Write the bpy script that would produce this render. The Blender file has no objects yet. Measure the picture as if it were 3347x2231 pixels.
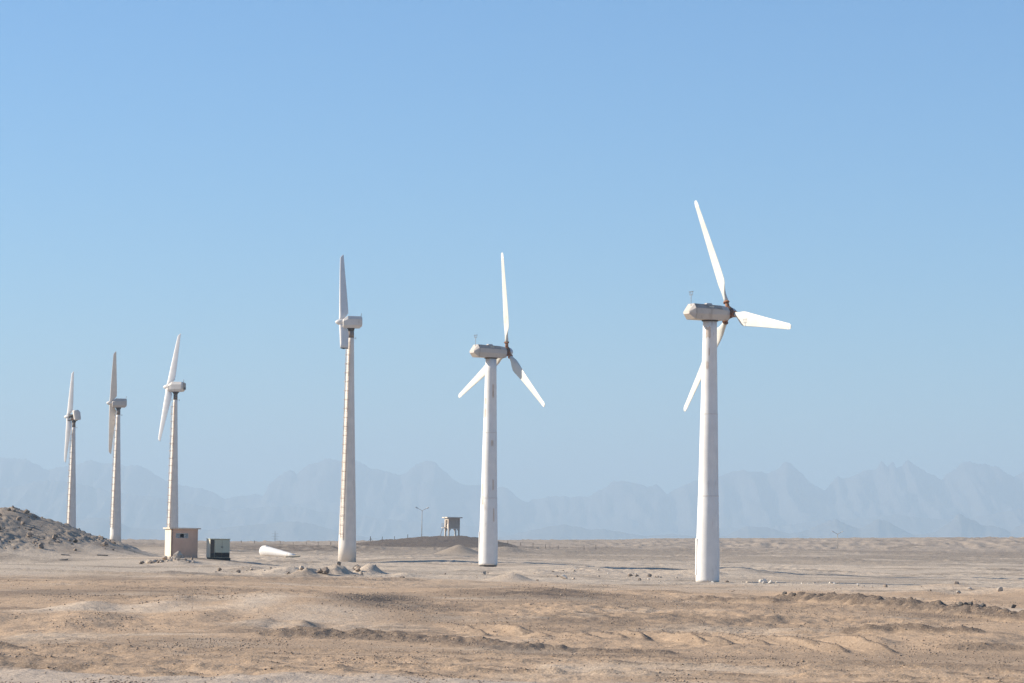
import bpy, bmesh, math, random
import numpy as np
from mathutils import Vector, Matrix

R = math.radians
scene = bpy.context.scene
col = scene.collection

# ------------------------------------------------------------------ camera, sky, sun, exposure
EYE = 4.0
cam_data = bpy.data.cameras.new('camera')
cam = bpy.data.objects.new('camera', cam_data)
col.objects.link(cam)
cam_data.sensor_width = 36.0
cam_data.lens = 105.0
cam_data.clip_start = 0.5
cam_data.clip_end = 80000
cam.matrix_world = (Matrix.Translation((0, 0, EYE)) @ Matrix.Rotation(R(90) + math.atan(456 / 6860), 4, 'X')
                    @ Matrix.Rotation(R(0.8), 4, 'Z'))
scene.camera = cam

SUN_EL, SUN_AZ = 27.0, 97.0          # azimuth measured from straight behind the camera towards the left
sun_dir = Vector((-math.sin(R(SUN_AZ)) * math.cos(R(SUN_EL)), -math.cos(R(SUN_AZ)) * math.cos(R(SUN_EL)), math.sin(R(SUN_EL))))
world = bpy.data.worlds.new('World')
scene.world = world
world.use_nodes = True
wn = world.node_tree
wn.nodes.clear()
sky = wn.nodes.new('ShaderNodeTexSky')
sky.sky_type = 'NISHITA'
sky.sun_disc = False
sky.sun_elevation = R(SUN_EL)
sky.sun_rotation = math.atan2(sun_dir.x, sun_dir.y)
sky.altitude = 0
sky.air_density = 1.0
sky.dust_density = 0.0
sky.ozone_density = 9.2
bg = wn.nodes.new('ShaderNodeBackground')
bg.inputs['Strength'].default_value = 0.084
wo = wn.nodes.new('ShaderNodeOutputWorld')
tint = wn.nodes.new('ShaderNodeMix')      # white balance of the daylight
tint.data_type = 'RGBA'; tint.blend_type = 'MULTIPLY'; tint.inputs[0].default_value = 1.0
tint.inputs[7].default_value = (0.88, 1.05, 1.05, 1)
wn.links.new(sky.outputs[0], tint.inputs[6])
wn.links.new(tint.outputs[2], bg.inputs[0])
wn.links.new(bg.outputs[0], wo.inputs[0])

sun_data = bpy.data.lights.new('sun', 'SUN')
sun_data.energy = 5.0
sun_data.angle = R(0.53)
sun_data.color = (1.0, 0.91, 0.78)
sun = bpy.data.objects.new('sun', sun_data)
col.objects.link(sun)
sun.location = sun_dir * 100
sun.rotation_euler = sun_dir.to_track_quat('Z', 'Y').to_euler()

vs = scene.view_settings
scene.display_settings.display_device = 'sRGB'
vs.view_transform = 'Standard'
vs.look = 'None'
vs.exposure = 0.80
vs.gamma = 1.0
vs.use_curve_mapping = False
scene.cycles.max_bounces = 6
scene.cycles.volume_bounces = 1
scene.cycles.use_adaptive_sampling = False
scene.cycles.use_denoising = True
scene.cycles.denoising_prefilter = 'NONE'

rng = random.Random(7)

# ------------------------------------------------------------------ small helpers
def tag(o, label=None, cat=None, group=None, kind=None):
    if label: o['label'] = label
    if cat: o['category'] = cat
    if group: o['group'] = group
    if kind: o['kind'] = kind
    return o

def empty(name, loc, rz=0.0):
    o = bpy.data.objects.new(name, None)
    o.empty_display_size = 0.5
    col.objects.link(o)
    o.location = loc
    o.rotation_euler = (0, 0, rz)
    return o

class MB:
    """collects shapes in one mesh"""
    def __init__(self):
        self.v, self.f, self.s = [], [], []
    def add(self, vs, fs, smooth=False):
        n = len(self.v)
        self.v += [tuple(p) for p in vs]
        for f in fs:
            self.f.append([i + n for i in f]); self.s.append(smooth)
        return self
    def loft(self, rings, caps=(True, True), smooth=False):
        m = len(rings[0]); vs = [p for r in rings for p in r]; fs = []
        for k in range(len(rings) - 1):
            for i in range(m):
                j = (i + 1) % m
                fs.append([k * m + i, k * m + j, (k + 1) * m + j, (k + 1) * m + i])
        self.add(vs, fs, smooth)
        if caps[0]: self.add(rings[0], [list(range(m))[::-1]])
        if caps[1]: self.add(rings[-1], [list(range(m))])
        return self
    def box(self, x0, x1, y0, y1, z0, z1, M=None):
        vs = [Vector((x, y, z)) for z in (z0, z1) for (x, y) in ((x0, y0), (x1, y0), (x1, y1), (x0, y1))]
        if M is not None: vs = [M @ p for p in vs]
        return self.add(vs, [[3, 2, 1, 0], [4, 5, 6, 7], [0, 1, 5, 4], [1, 2, 6, 5], [2, 3, 7, 6], [3, 0, 4, 7]])
    def tube(self, a, b, r0, r1=None, n=10, caps=(True, True), smooth=True):
        a, b = Vector(a), Vector(b)
        r1 = r0 if r1 is None else r1
        d = (b - a).normalized()
        u = d.orthogonal().normalized(); w = d.cross(u)
        ring = lambda c, r: [c + (u * math.cos(2 * math.pi * i / n) + w * math.sin(2 * math.pi * i / n)) * r for i in range(n)]
        return self.loft([ring(a, r0), ring(b, r1)], caps, smooth)
    def path(self, pts, r, n=6):
        for a, b in zip(pts[:-1], pts[1:]): self.tube(a, b, r, n=n)
        return self
    def lathe(self, prof, n=32, M=None, caps=(True, True), smooth=True):
        """prof: (radius, height) along local z"""
        M = M or Matrix()
        rings = [[M @ Vector((r * math.cos(2 * math.pi * i / n), r * math.sin(2 * math.pi * i / n), h)) for i in range(n)] for r, h in prof]
        return self.loft(rings, caps, smooth)
    def build(self, name, mat, parent=None, bevel=0.0):
        me = bpy.data.meshes.new(name)
        me.from_pydata(self.v, [], self.f)
        me.polygons.foreach_set('use_smooth', self.s)
        bm = bmesh.new(); bm.from_mesh(me)
        bmesh.ops.remove_doubles(bm, verts=bm.verts, dist=1e-5)
        bmesh.ops.recalc_face_normals(bm, faces=bm.faces)
        if bevel:
            es = [e for e in bm.edges if len(e.link_faces) == 2 and e.calc_face_angle(0) > 0.5]
            bmesh.ops.bevel(bm, geom=es, offset=bevel, segments=2, profile=0.6, affect='EDGES', clamp_overlap=True)
        bm.to_mesh(me); bm.free()
        me.materials.append(mat)
        o = bpy.data.objects.new(name, me)
        col.objects.link(o)
        o.parent = parent
        return o

AX = {'x': Matrix.Rotation(R(90), 4, 'Y')}      # local z of a lathe -> +x

# ------------------------------------------------------------------ materials
MATS = {}
def nd(nt, t, **kw):
    n = nt.nodes.new(t)
    for k, v in kw.items():
        if k in n.inputs: n.inputs[k].default_value = v
        else: setattr(n, k, v)
    return n

def ramp(nt, pts):
    r = nt.nodes.new('ShaderNodeValToRGB')
    el = r.color_ramp.elements
    while len(el) < len(pts): el.new(0.5)
    for e, (p, c) in zip(el, pts):
        e.position = p; e.color = c if len(c) == 4 else (*c, 1)
    return r

def worn(name, base, stain, stain_lo=0.55, stain_hi=0.75, scale=(1.2, 1.2, 0.25), rough=0.5, metallic=0.0, grain=0.06, bump=0.004, spec=0.35):
    """painted / bare surface with stretched stains, blotchy tone and fine relief"""
    m = bpy.data.materials.new(name); m.use_nodes = True
    nt = m.node_tree; b = nt.nodes['Principled BSDF']; L = nt.links.new
    tc = nd(nt, 'ShaderNodeTexCoord'); mp = nd(nt, 'ShaderNodeMapping'); mp.inputs['Scale'].default_value = scale
    oi = nd(nt, 'ShaderNodeObjectInfo')
    ad = nd(nt, 'ShaderNodeVectorMath', operation='ADD')
    sc = nd(nt, 'ShaderNodeVectorMath', operation='SCALE'); sc.inputs['Scale'].default_value = 37.0
    L(oi.outputs['Random'], sc.inputs[0]); L(tc.outputs['Object'], mp.inputs[0]); L(mp.outputs[0], ad.inputs[0]); L(sc.outputs[0], ad.inputs[1])
    n1 = nd(nt, 'ShaderNodeTexNoise'); n1.inputs['Scale'].default_value = 1.0; n1.inputs['Detail'].default_value = 8; n1.inputs['Roughness'].default_value = 0.65
    L(ad.outputs[0], n1.inputs['Vector'])
    r1 = ramp(nt, [(stain_lo, (0, 0, 0)), (stain_hi, (1, 1, 1))]); L(n1.outputs[0], r1.inputs[0])
    n2 = nd(nt, 'ShaderNodeTexNoise'); n2.inputs['Scale'].default_value = 0.9; n2.inputs['Detail'].default_value = 6
    L(tc.outputs['Object'], n2.inputs['Vector'])
    r2 = ramp(nt, [(0.3, tuple(c * (1 - grain) for c in base)), (0.7, tuple(min(1, c * (1 + grain)) for c in base))]); L(n2.outputs[0], r2.inputs[0])
    mx = nd(nt, 'ShaderNodeMix', data_type='RGBA'); L(r1.outputs[0], mx.inputs[0]); L(r2.outputs[0], mx.inputs[6]); mx.inputs[7].default_value = (*stain, 1)
    L(mx.outputs[2], b.inputs['Base Color'])
    b.inputs['Roughness'].default_value = rough; b.inputs['Metallic'].default_value = metallic
    b.inputs['Specular IOR Level'].default_value = spec
    bp = nd(nt, 'ShaderNodeBump'); bp.inputs['Strength'].default_value = 0.5; bp.inputs['Distance'].default_value = bump
    n3 = nd(nt, 'ShaderNodeTexNoise'); n3.inputs['Scale'].default_value = 14; n3.inputs['Detail'].default_value = 5; L(tc.outputs['Object'], n3.inputs['Vector'])
    L(n3.outputs[0], bp.inputs['Height']); L(bp.outputs[0], b.inputs['Normal'])
    MATS[name] = m
    return m

worn('tower_white', (0.765, 0.73, 0.675), (0.45, 0.37, 0.30), 0.60, 0.78, (1.5, 1.5, 0.28), 0.6)
worn('tower_cream', (0.74, 0.67, 0.585), (0.46, 0.40, 0.34), 0.60, 0.82, (1.3, 1.3, 0.16), 0.65)
worn('blade_white', (0.62, 0.60, 0.535), (0.50, 0.43, 0.33), 0.58, 0.80, (1.2, 1.2, 1.2), 0.5)
worn('blade_cream', (0.75, 0.70, 0.635), (0.52, 0.46, 0.38), 0.62, 0.84, (0.9, 0.9, 0.9), 0.5)
worn('nacelle_shell', (0.54, 0.475, 0.41), (0.33, 0.265, 0.215), 0.54, 0.78, (1.6, 1.6, 0.7), 0.6)
worn('nacelle_cream', (0.68, 0.62, 0.55), (0.46, 0.38, 0.30), 0.58, 0.80, (1.2, 1.2, 0.7), 0.6)
worn('tip_stain', (0.76, 0.74, 0.68), (0.40, 0.31, 0.24), 0.54, 0.66, (4, 4, 4), 0.6)
worn('rust_steel', (0.33, 0.145, 0.07), (0.14, 0.065, 0.035), 0.45, 0.65, (4, 4, 4), 0.75)
worn('dark_hub', (0.13, 0.07, 0.045), (0.20, 0.095, 0.05), 0.5, 0.7, (3, 3, 3), 0.7)
worn('spinner_grey', (0.44, 0.47, 0.50), (0.30, 0.27, 0.24), 0.58, 0.8, (2, 2, 2), 0.45)
worn('dark_steel', (0.055, 0.048, 0.043), (0.12, 0.07, 0.045), 0.5, 0.7, (3, 3, 3), 0.65)
worn('bare_primer', (0.62, 0.52, 0.43), (0.46, 0.36, 0.28), 0.5, 0.7, (3, 3, 2), 0.7)
worn('roof_dark', (0.40, 0.345, 0.295), (0.26, 0.21, 0.17), 0.45, 0.68, (1.6, 1.6, 1.2), 0.75)
worn('neck_brown', (0.24, 0.185, 0.15), (0.13, 0.10, 0.08), 0.45, 0.65, (3, 3, .6), 0.7)
worn('ladder_paint', (0.62, 0.50, 0.40), (0.38, 0.24, 0.16), 0.5, 0.7, (2, 2, 2), 0.6)
worn('mast_metal', (0.30, 0.29, 0.28), (0.2, 0.15, 0.11), 0.5, 0.7, (3, 3, 3), 0.5)
worn('hut_render', (0.60, 0.40, 0.29), (0.47, 0.31, 0.22), 0.48, 0.78, (0.9, 0.9, 0.5), 0.9, bump=0.01)
worn('hut_lit_side', (0.74, 0.63, 0.48), (0.62, 0.50, 0.37), 0.5, 0.8, (0.9, 0.9, 0.5), 0.9, bump=0.01)  # sunlit wall's brightness put into a paler render colour
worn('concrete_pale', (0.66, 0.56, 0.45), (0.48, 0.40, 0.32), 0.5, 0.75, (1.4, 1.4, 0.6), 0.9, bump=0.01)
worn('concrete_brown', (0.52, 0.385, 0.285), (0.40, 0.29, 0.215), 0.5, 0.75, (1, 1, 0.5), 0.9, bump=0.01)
worn('kiosk_paint', (0.50, 0.50, 0.38), (0.18, 0.15, 0.11), 0.55, 0.78, (2.2, 2.2, 0.35), 0.6)
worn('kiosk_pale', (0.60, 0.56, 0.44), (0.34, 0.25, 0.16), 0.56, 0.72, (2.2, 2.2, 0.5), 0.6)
worn('matt_black', (0.016, 0.016, 0.018), (0.03, 0.028, 0.026), 0.5, 0.7, (2, 2, 2), 0.85)
worn('louvre_grey', (0.50, 0.52, 0.50), (0.38, 0.37, 0.34), 0.5, 0.7, (2, 2, 2), 0.6)
worn('post_wood', (0.10, 0.075, 0.06), (0.06, 0.045, 0.035), 0.5, 0.7, (4, 4, 1), 0.9)
worn('lamp_metal', (0.40, 0.34, 0.27), (0.2, 0.15, 0.11), 0.5, 0.7, (3, 3, 1), 0.6)
worn('lamp_head', (0.62, 0.60, 0.56), (0.4, 0.36, 0.3), 0.5, 0.7, (3, 3, 3), 0.5)
worn('pylon_steel', (0.20, 0.20, 0.20), (0.16, 0.15, 0.14), 0.5, 0.7, (1, 1, 1), 0.6)
worn('rock_brown', (0.30, 0.235, 0.18), (0.19, 0.15, 0.12), 0.42, 0.66, (2.5, 2.5, 2.5), 0.95, grain=0.2, bump=0.03, spec=0.15)
worn('rock_pale', (0.50, 0.42, 0.335), (0.34, 0.27, 0.205), 0.46, 0.70, (2.5, 2.5, 2.5), 0.95, grain=0.18, bump=0.03, spec=0.15)
worn('rock_white', (0.62, 0.56, 0.48), (0.44, 0.37, 0.30), 0.5, 0.72, (2.5, 2.5, 2.5), 0.95, grain=0.15, bump=0.03, spec=0.15)
worn('rock_dark', (0.12, 0.105, 0.09), (0.24, 0.205, 0.17), 0.52, 0.72, (2.5, 2.5, 2.5), 0.95, grain=0.2, bump=0.03, spec=0.15)
worn('board_grey', (0.22, 0.19, 0.16), (0.14, 0.115, 0.095), 0.45, 0.65, (6, 1, 6), 0.9)
worn('bleached_wood', (0.56, 0.47, 0.33), (0.4, 0.33, 0.24), 0.45, 0.65, (6, 1, 6), 0.9)

# ------------------------------------------------------------------ terrain height (metres, x right, y away, z up)
def perlin(x, y, seed):
    xi = np.floor(x).astype(np.int64); yi = np.floor(y).astype(np.int64)
    xf = x - xi; yf = y - yi
    def g(ix, iy, fx, fy):
        h = (ix * 374761393 + iy * 668265263 + seed * 974711) & 0xFFFFFFFF
        h = ((h ^ (h >> 13)) * 1274126177) & 0xFFFFFFFF
        h = (h ^ (h >> 16)) & 0xFFFF
        a = h * (2 * math.pi / 65536)
        return np.cos(a) * fx + np.sin(a) * fy
    u = xf ** 3 * (xf * (xf * 6 - 15) + 10); v = yf ** 3 * (yf * (yf * 6 - 15) + 10)
    n0 = g(xi, yi, xf, yf) * (1 - u) + g(xi + 1, yi, xf - 1, yf) * u
    n1 = g(xi, yi + 1, xf, yf - 1) * (1 - u) + g(xi + 1, yi + 1, xf - 1, yf - 1) * u
    return (n0 * (1 - v) + n1 * v) * 1.5

def fbm(x, y, lam, seed, octs=3, gain=0.5):
    s = 0; a = 1
    for k in range(octs):
        s = s + a * perlin(x / lam + 17.3 * k, y / lam - 9.1 * k, seed + k)
        lam *= 0.5; a *= gain
    return s

def sstep(a, b, x):
    t = np.clip((x - a) / (b - a), 0, 1)
    return t * t * (3 - 2 * t)

TC = np.array([-.171, -.084, .0035, .091, .171])
RD = np.array([10, 60, 90, 130, 170, 230, 290, 360, 450, 600, 800, 1000, 1150, 1300, 1600, 2500, 5000, 12000, 40000.])
RH = np.array([[-4.0] * 5, [-4.05] * 5, [-4.05] * 5, [-4.0, -4, -4, -4, -3.95], [-3.6, -3.55, -3.7, -3.75, -3.75], [-3.15, -3.2, -3.5, -3.8, -3.8],
               [-2.95, -3.1, -3.4, -3.8, -3.7], [-2.85, -2.9, -3.3, -3.7, -3.6], [-2.7, -2.7, -3.0, -3.3, -3.2], [-2.6, -2.7, -2.8, -2.6, -2.6],
               [-2.6, -2.6, -2.2, -2.0, -1.9], [-2.6, -2.6, -2.0, -1.6, -1.3], [-2.4, -2.3, -.6, 1.8, 3.2], [-2.4, -2.25, 0, 2.2, 4.0],
               [-3.5, -3.5, -1.5, 1.5, 2], [-12] * 5, [-35] * 5, [-60] * 5, [-80] * 5]) + EYE

def lerp_idx(n, u):
    i = np.clip(np.floor(u).astype(int), 0, n - 2); f = np.clip(u - i, 0, 1)
    return i, f * f * (3 - 2 * f) * .5 + f * .5

def broad(X, Y):
    r = np.hypot(X, Y); t = X / np.maximum(np.abs(Y), 1e-3)
    u = np.interp(np.clip(t, -.171, .171), TC, np.arange(5)); v = np.interp(np.log(np.maximum(r, 10)), np.log(RD), np.arange(len(RD)))
    i, a = lerp_idx(5, u); j, b = lerp_idx(len(RD), v)
    return (RH[j, i] * (1 - a) + RH[j, i + 1] * a) * (1 - b) + (RH[j + 1, i] * (1 - a) + RH[j + 1, i + 1] * a) * b

ROCKY = np.array([(-90, 1.0), (-80, 2.5), (-70, 5.0), (-63, 6.2), (-59.0, 6.3), (-57.0, 6.55), (-55.5, 6.6), (-54.4, 6.4), (-52.7, 5.75), (-50.9, 5.25), (-49.4, 4.75),
                  (-48.4, 4.35), (-46.9, 3.75), (-44.7, 3.1), (-43.5, 2.75), (-42.2, 2.3), (-40.6, 1.75), (-39.0, 1.3), (-36, 0.9)])
GUARD = np.array([(-62, 0.9), (-45.3, 1.5), (-40.9, 2.15), (-37.2, 2.8), (-34.0, 3.4), (-29.0, 3.9), (-23.6, 4.48), (-18.5, 4.85), (-13.3, 4.8), (-8.3, 4.3), (-3.1, 3.5), (2.4, 2.3), (10, 1.6)])
# soft heaps: x, y, rx, ry, height, skew (moves the crest to the right)
HEAPS = [(-0.1, 256, 1.9, 4.5, .62, .5), (-15.2, 256, 1.9, 3.6, .85, .5), (-12.6, 266, 1.4, 3.6, .85, .5), (-19.6, 262, 2.0, 4.0, .5, .4), (-9.2, 262, 1.2, 3, .18, .3),
         (-17.3, 252, 1.2, 3, .45, .5), (-33.0, 300, 2.3, 5, .50, .2), (-29.0, 303, 2.0, 5, .22, .3), (-24.0, 275, 2.2, 5, .28, .3), (-21.8, 268, 1.6, 4, .22, .2),
         (-34.0, 318, 14, 22, .0, 0), (-9.6, 160, 5.5, 16, .62, -.3), (1.8, 196, 6.5, 14, .45, -.2), (14.5, 206, 3.4, 6, .30, .4), (10.6, 214, 3.4, 6, .25, .4),
         (-21.0, 147, 1.8, 7, .40, .4), (-17.5, 152, 1.6, 7, .30, .4), (-18.9, 133, 2.0, 6, .32, .5), (-14.6, 137, 1.7, 6, .22, .4), (-23.4, 131, 2.4, 7, .34, .3),
         (-11.2, 133, 1.1, 5, .22, .5), (-9.3, 132, .9, 4, .28, .5), (18.4, 250, 3.0, 6, .22, .3), (27.4, 262, 3.6, 7, .34, .3), (36, 250, 3.2, 8, .42, .4), (41, 240, 3, 7, .40, .4),
         (33, 216, 3.2, 6, .28, .4), (24.5, 205, 2.8, 5, .25, .4), (31.5, 232, 2.6, 6, .25, .3), (21.4, 222, 2.2, 5, .30, .5), (2.2, 303, 3.2, 7, .42, .4), (8.4, 322, 4, 8, .35, .4),
         (20.8, 330, 3.6, 7, .5, .2), (26.6, 352, 4.4, 7, .62, .4), (6, 345, 5, 8, .35, .3), (0.0, 375, 5, 9, .5, .3), (-6, 420, 6, 11, .35, .3), (14, 390, 6, 9, .4, .4), (-1, 640, 5, 16, 1.0, .3), (11, 652, 6, 16, .5, .2),
         (46, 520, 12, 18, .6, .3), (64, 560, 12, 18, .6, .3), (60, 410, 14, 12, .5, .2), (-46, 640, 16, 22, .9, 0), (-62, 700, 20, 25, 1.1, 0), (18.0, 122, 2.6, 4, .30, .4), (14.6, 121.5, 1.0, 3, .32, .3), (16.6, 133, 2.2, 4.5, .3, .3), (20.5, 127, 2.2, 4, .25, .4)]
# wind-blown ridges: x, y of the near end, run (dx, dy), half width, height
RIDGES = [(-1.2 + 1.42 * k + .3 * math.sin(k * 2.3), 130.0 - 1.2 * k + 1.4 * math.sin(k * 1.7), -1.7 - .3 * math.sin(k), 10.0 + 2.5 * math.sin(k * 3.1), .62 + .12 * math.sin(k * 2.9), .23 + .06 * math.sin(k * 1.3)) for k in range(12)]
# low banks of pushed-up soil: polyline, half width, height, gravel (on the first bank it paints the shaded side dark)
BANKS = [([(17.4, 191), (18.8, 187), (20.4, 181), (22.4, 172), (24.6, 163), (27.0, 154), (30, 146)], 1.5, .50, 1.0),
         ([(12.2, 190), (14.4, 187), (16.4, 185)], 1.2, .26, .8),
         ([(-8.5, 121), (-5, 120.5), (-3, 119), (-1.0, 116.5), (0, 114)], 2.2, .20, .8),
         ([(1.2, 114), (3.4, 113), (5.8, 112)], .8, .10, .8),
         ([(15.2, 131), (17.4, 130.4), (19.6, 129)], 1.1, .16, .85),
         ([(17.6, 118), (20, 118.5), (23, 117)], 1.0, .12, .6),
         ([(-60, 243), (-41, 242), (-30, 236), (-19, 227), (-8, 236)], 1.6, .16, .30)]
FURROWS = [(104.6, .09, .28), (101.6, .05, .2), (98.0, .11, .30), (94.6, .05, .2), (91.3, .10, .26), (88.4, .05, .2)]
# patches of dark gravel lag: x, y, rx, ry, strength
LAG = [(-46, 610, 30, 90, .85), (-52, 760, 40, 40, .7), (-7.2, 170, 2.8, 20, 1.0), (-4, 158, 3, 10, .6), (2.0, 190, 7, 9, .85), (8.5, 176, 9, 13, .45), (23, 166, 4.5, 14, .6), (-17, 172, 9, 14, .45), (16, 172, 5, 12, .35), (-12, 108, 9, 7, .35), (3, 109, 6, 4, .5), (16, 112, 7, 5, .35), (-2.0, 143, 4, 7, .4), (10, 142, 6, 7, .35), (18, 135, 6, 6, .45), (30, 300, 14, 14, .4), (-12, 300, 10, 8, .3), (44, 330, 16, 14, .45), (-20, 190, 9, 9, .4)]
# drifts of pale blown sand: x, y, rx, ry, strength
DRIFT = [(-12.6, 152, 1.5, 9, .9), (-21.5, 143, 2.6, 6, .9), (-17.2, 146, 3.0, 5, .8), (-8.6, 141, 2.6, 7, .7), (-10.6, 131, 2.0, 3, .7), (22, 208, 2.2, 4, .9), (30.5, 176, 6.5, 8, 1.0), (26, 214, 3, 4, .8), (33, 240, 7, 6, .8), (38, 258, 8, 7, .8), (8, 285, 9, 5, .6), (22, 268, 6, 4, .7), (-3, 276, 8, 6, .6), (-28, 258, 9, 8, .5), (16, 196, 3, 4, .6), (12, 316, 10, 8, .6), (4, 360, 12, 10, .6), (-6, 134, 2.5, 4, .6), (20.5, 137, 2, 4, .4)]
PADS = []      # x, y, z, radius: ground levels at the things that stand on it

def features(X, Y):
    """everything except the fine roughness; returns height, gravel with painted shade, brown, roughness"""
    z = broad(X, Y)
    near = Y > 30
    grav_shade = np.zeros_like(z); rough = np.ones_like(z); pale = np.zeros_like(z)
    # rocky mound
    if True:
        p = np.interp(X, ROCKY[:, 0], ROCKY[:, 1]); s = np.abs(Y - 335) / np.where(Y < 335, 34, 40)
        f = np.clip(1 - s, 0, 1); f = .55 * f + .45 * f * f * (3 - 2 * f)
        h = np.maximum(p - z, 0) * f * sstep(-92, -82, X) * (1 - sstep(-39.5, -36, X))
        z = z + h; grav_shade = np.maximum(grav_shade, .5 * sstep(.5, 2.5, h)); rough = rough + (1.0 + 2.6 * np.clip(perlin(X / 5.0, Y / 7.0, 57) + .3, 0, 1)) * sstep(.4, 2.0, h)
    # guard post hill
    p = np.interp(X, GUARD[:, 0], GUARD[:, 1]); s = np.where(Y < 800, (800 - Y) / 190, (Y - 800) / 130)
    f = np.clip(1 - s, 0, 1); f = .5 * f + .5 * f * f * (3 - 2 * f)
    h = np.maximum(p - z, 0) * f * sstep(-64, -50, X) * (1 - sstep(4, 12, X))
    z = z + h; grav_shade = np.maximum(grav_shade, 1.2 * sstep(.15, .9, h))
    # pointed sand pile in front of it
    d = np.hypot((X + 9.5) / 1.0, (Y - 566) / 1.6); h = np.maximum(0, 1.95 - .40 * d); h = np.where(h > 1.7, 1.7 + (h - 1.7) * .5, h)
    z = z + h; grav_shade = np.where(h > .05, 0, grav_shade); rough = np.where(h > .1, .3, rough)
    def near_(x0, x1, y0, y1):
        return np.nonzero((Y > y0) & (Y < y1) & (X > x0) & (X < x1))[0]
    for hi, (x0, y0, rx, ry, hh, sk) in enumerate(HEAPS):
        i = near_(x0 - 3.4 * rx, x0 + 3.4 * rx, y0 - 3 * ry, y0 + 3 * ry)
        if not len(i): continue
        u = (X[i] - x0) / rx; v = (Y[i] - y0) / ry
        u = u - sk * .5 * np.exp(-v * v)
        u = np.where(u > 0, u * (1 + .9 * abs(sk)), u)
        e = np.exp(-(u * u + v * v))
        z[i] += hh * e
        if 1 <= hi < 10: rough[i] += 1.5 * e
    for (x0, y0, dx, dy, w, hh) in RIDGES:
        i = near_(x0 - 5, x0 + 4, y0 - 6, y0 + dy * 1.4)
        if not len(i): continue
        xx, yy = X[i], Y[i]
        t = np.clip(((xx - x0) * dx + (yy - y0) * dy) / (dx * dx + dy * dy), -.15, 1.1)
        c = (xx - x0 - dx * t) * (1 + np.abs(t) * .3) + .16 * perlin(xx / 1.3, yy / 2.6, 43)
        prof = np.where(c < 0, np.clip(1 + c / (w * 1.4), 0, 1), np.clip(1 - c / (w * .55), 0, 1))
        e = (1 - np.clip(t, 0, 1) ** 2)
        fade = np.exp(-np.clip((y0 - yy) / 1.6, 0, 9) ** 2)
        h = hh * prof * e * fade
        z[i] += h
        rough[i] = np.where(h > .05, .75, rough[i])
        grav_shade[i] = np.where(h > .03, np.maximum(grav_shade[i], np.where(c > -.10, .75, .35)), grav_shade[i])  # shade of the right flank painted in as darker ground
        pl = np.where((c < -.05) & (c > -w * 1.5), 1 - (1 - e) * .8, 0) * fade * (t < 1.05) * (t > -.05) * np.clip(.75 + perlin(xx / 1.2, yy / 2.2, 44), 0, 1)
        pale[i] = np.maximum(pale[i], .10 * pl)  # sunlit left flank painted slightly paler
    for pts, w, hh, gv in BANKS:
        px_, py_ = [p[0] for p in pts], [p[1] for p in pts]
        i = near_(min(px_) - 3 * w, max(px_) + 3 * w, min(py_) - 5 * w, max(py_) + 5 * w)
        if not len(i): continue
        xx, yy = X[i], Y[i]
        best = np.full(len(i), 1e9)
        for (xa, ya), (xb, yb) in zip(pts[:-1], pts[1:]):
            t = np.clip(((xx - xa) * (xb - xa) + (yy - ya) * (yb - ya)) / ((xb - xa) ** 2 + (yb - ya) ** 2), 0, 1)
            best = np.minimum(best, np.hypot(xx - xa - t * (xb - xa), (yy - ya - t * (yb - ya)) * .6))
        lump = 1 + .28 * (perlin(xx / .7, yy / 1.2, 41) + .6 * perlin(xx / .3, yy / .6, 42))
        z[i] += hh * np.exp(-(best / w * 1.6) ** 2) * lump
        grav_shade[i] = np.maximum(grav_shade[i], gv * sstep(.12, .7, np.exp(-(best / w * 1.2) ** 2)))
        rough[i] += (.5 + 1.0 * gv) * np.exp(-(best / w) ** 2)
    for (y0, hh, w) in FURROWS:
        i = near_(-60, 60, y0 - 3, y0 + 3)
        if not len(i): continue
        xx = X[i]
        yy = Y[i] - y0 - .35 * perlin(xx / 9, xx * 0 + y0, 51)
        m = np.exp(-(yy / w) ** 2)
        z[i] += hh * m * (.6 + .8 * np.clip(perlin(xx / .8, xx * 0 + y0 * 3, 52) + .4, 0, 1))
        grav_shade[i] = np.maximum(grav_shade[i], .75 * m * np.clip(.6 + 1.2 * perlin(xx / 1.6, xx * 0 + y0, 53), 0, 1)); rough[i] += .6 * m
    for k, (lst, out) in enumerate(((LAG, grav_shade), (DRIFT, pale))):
        for (x0, y0, rx, ry, st) in lst:
            i = near_(x0 - 1.4 * rx, x0 + 1.4 * rx, y0 - 1.4 * ry, y0 + 1.4 * ry)
            if not len(i): continue
            xx, yy = X[i], Y[i]
            wob = 1 + .55 * perlin(xx / 3.1, yy / 5.0, 55) + .35 * perlin(xx / 1.1, yy / 1.8, 56)
            d = np.hypot((xx - x0) / rx, (yy - y0) / ry)
            out[i] = np.maximum(out[i], st * np.clip(1.4 - d, 0, 1) * np.clip(wob if k == 0 else .2 + .9 * wob, 0, 1.2))
    grav_shade = grav_shade * (1 - .8 * np.clip(pale, 0, 1))
    # low steps in the flat, facing the camera
    for (xa, ya, x0, x1, hh) in ((-2.48, 356.6, 6, 40, .34), (-21.7, 400.6, -17, 6, .30), (18.9, 284.0, 22, 40, .16)):
        yc = ya - .123 * (X - xa) + .8 * perlin(X / 6, X * 0 + ya, 58)
        z = z + hh * sstep(-3.2, 2.8, Y - yc) * (1 - sstep(8, 40, Y - yc)) * sstep(x0 - 4, x0 + 3, X) * (1 - sstep(x1 - 4, x1 + 6, X))
    # right-hand gullied scarp
    rt = sstep(-10, 60, X)
    face = sstep(980, 1060, Y) * (1 - sstep(1130, 1200, Y)) * rt
    z = z - face * (.8 * np.abs(perlin(X / 11, Y / 70, 61)) + .6 * np.abs(perlin(X / 4.6, Y / 24, 62)))
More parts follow.
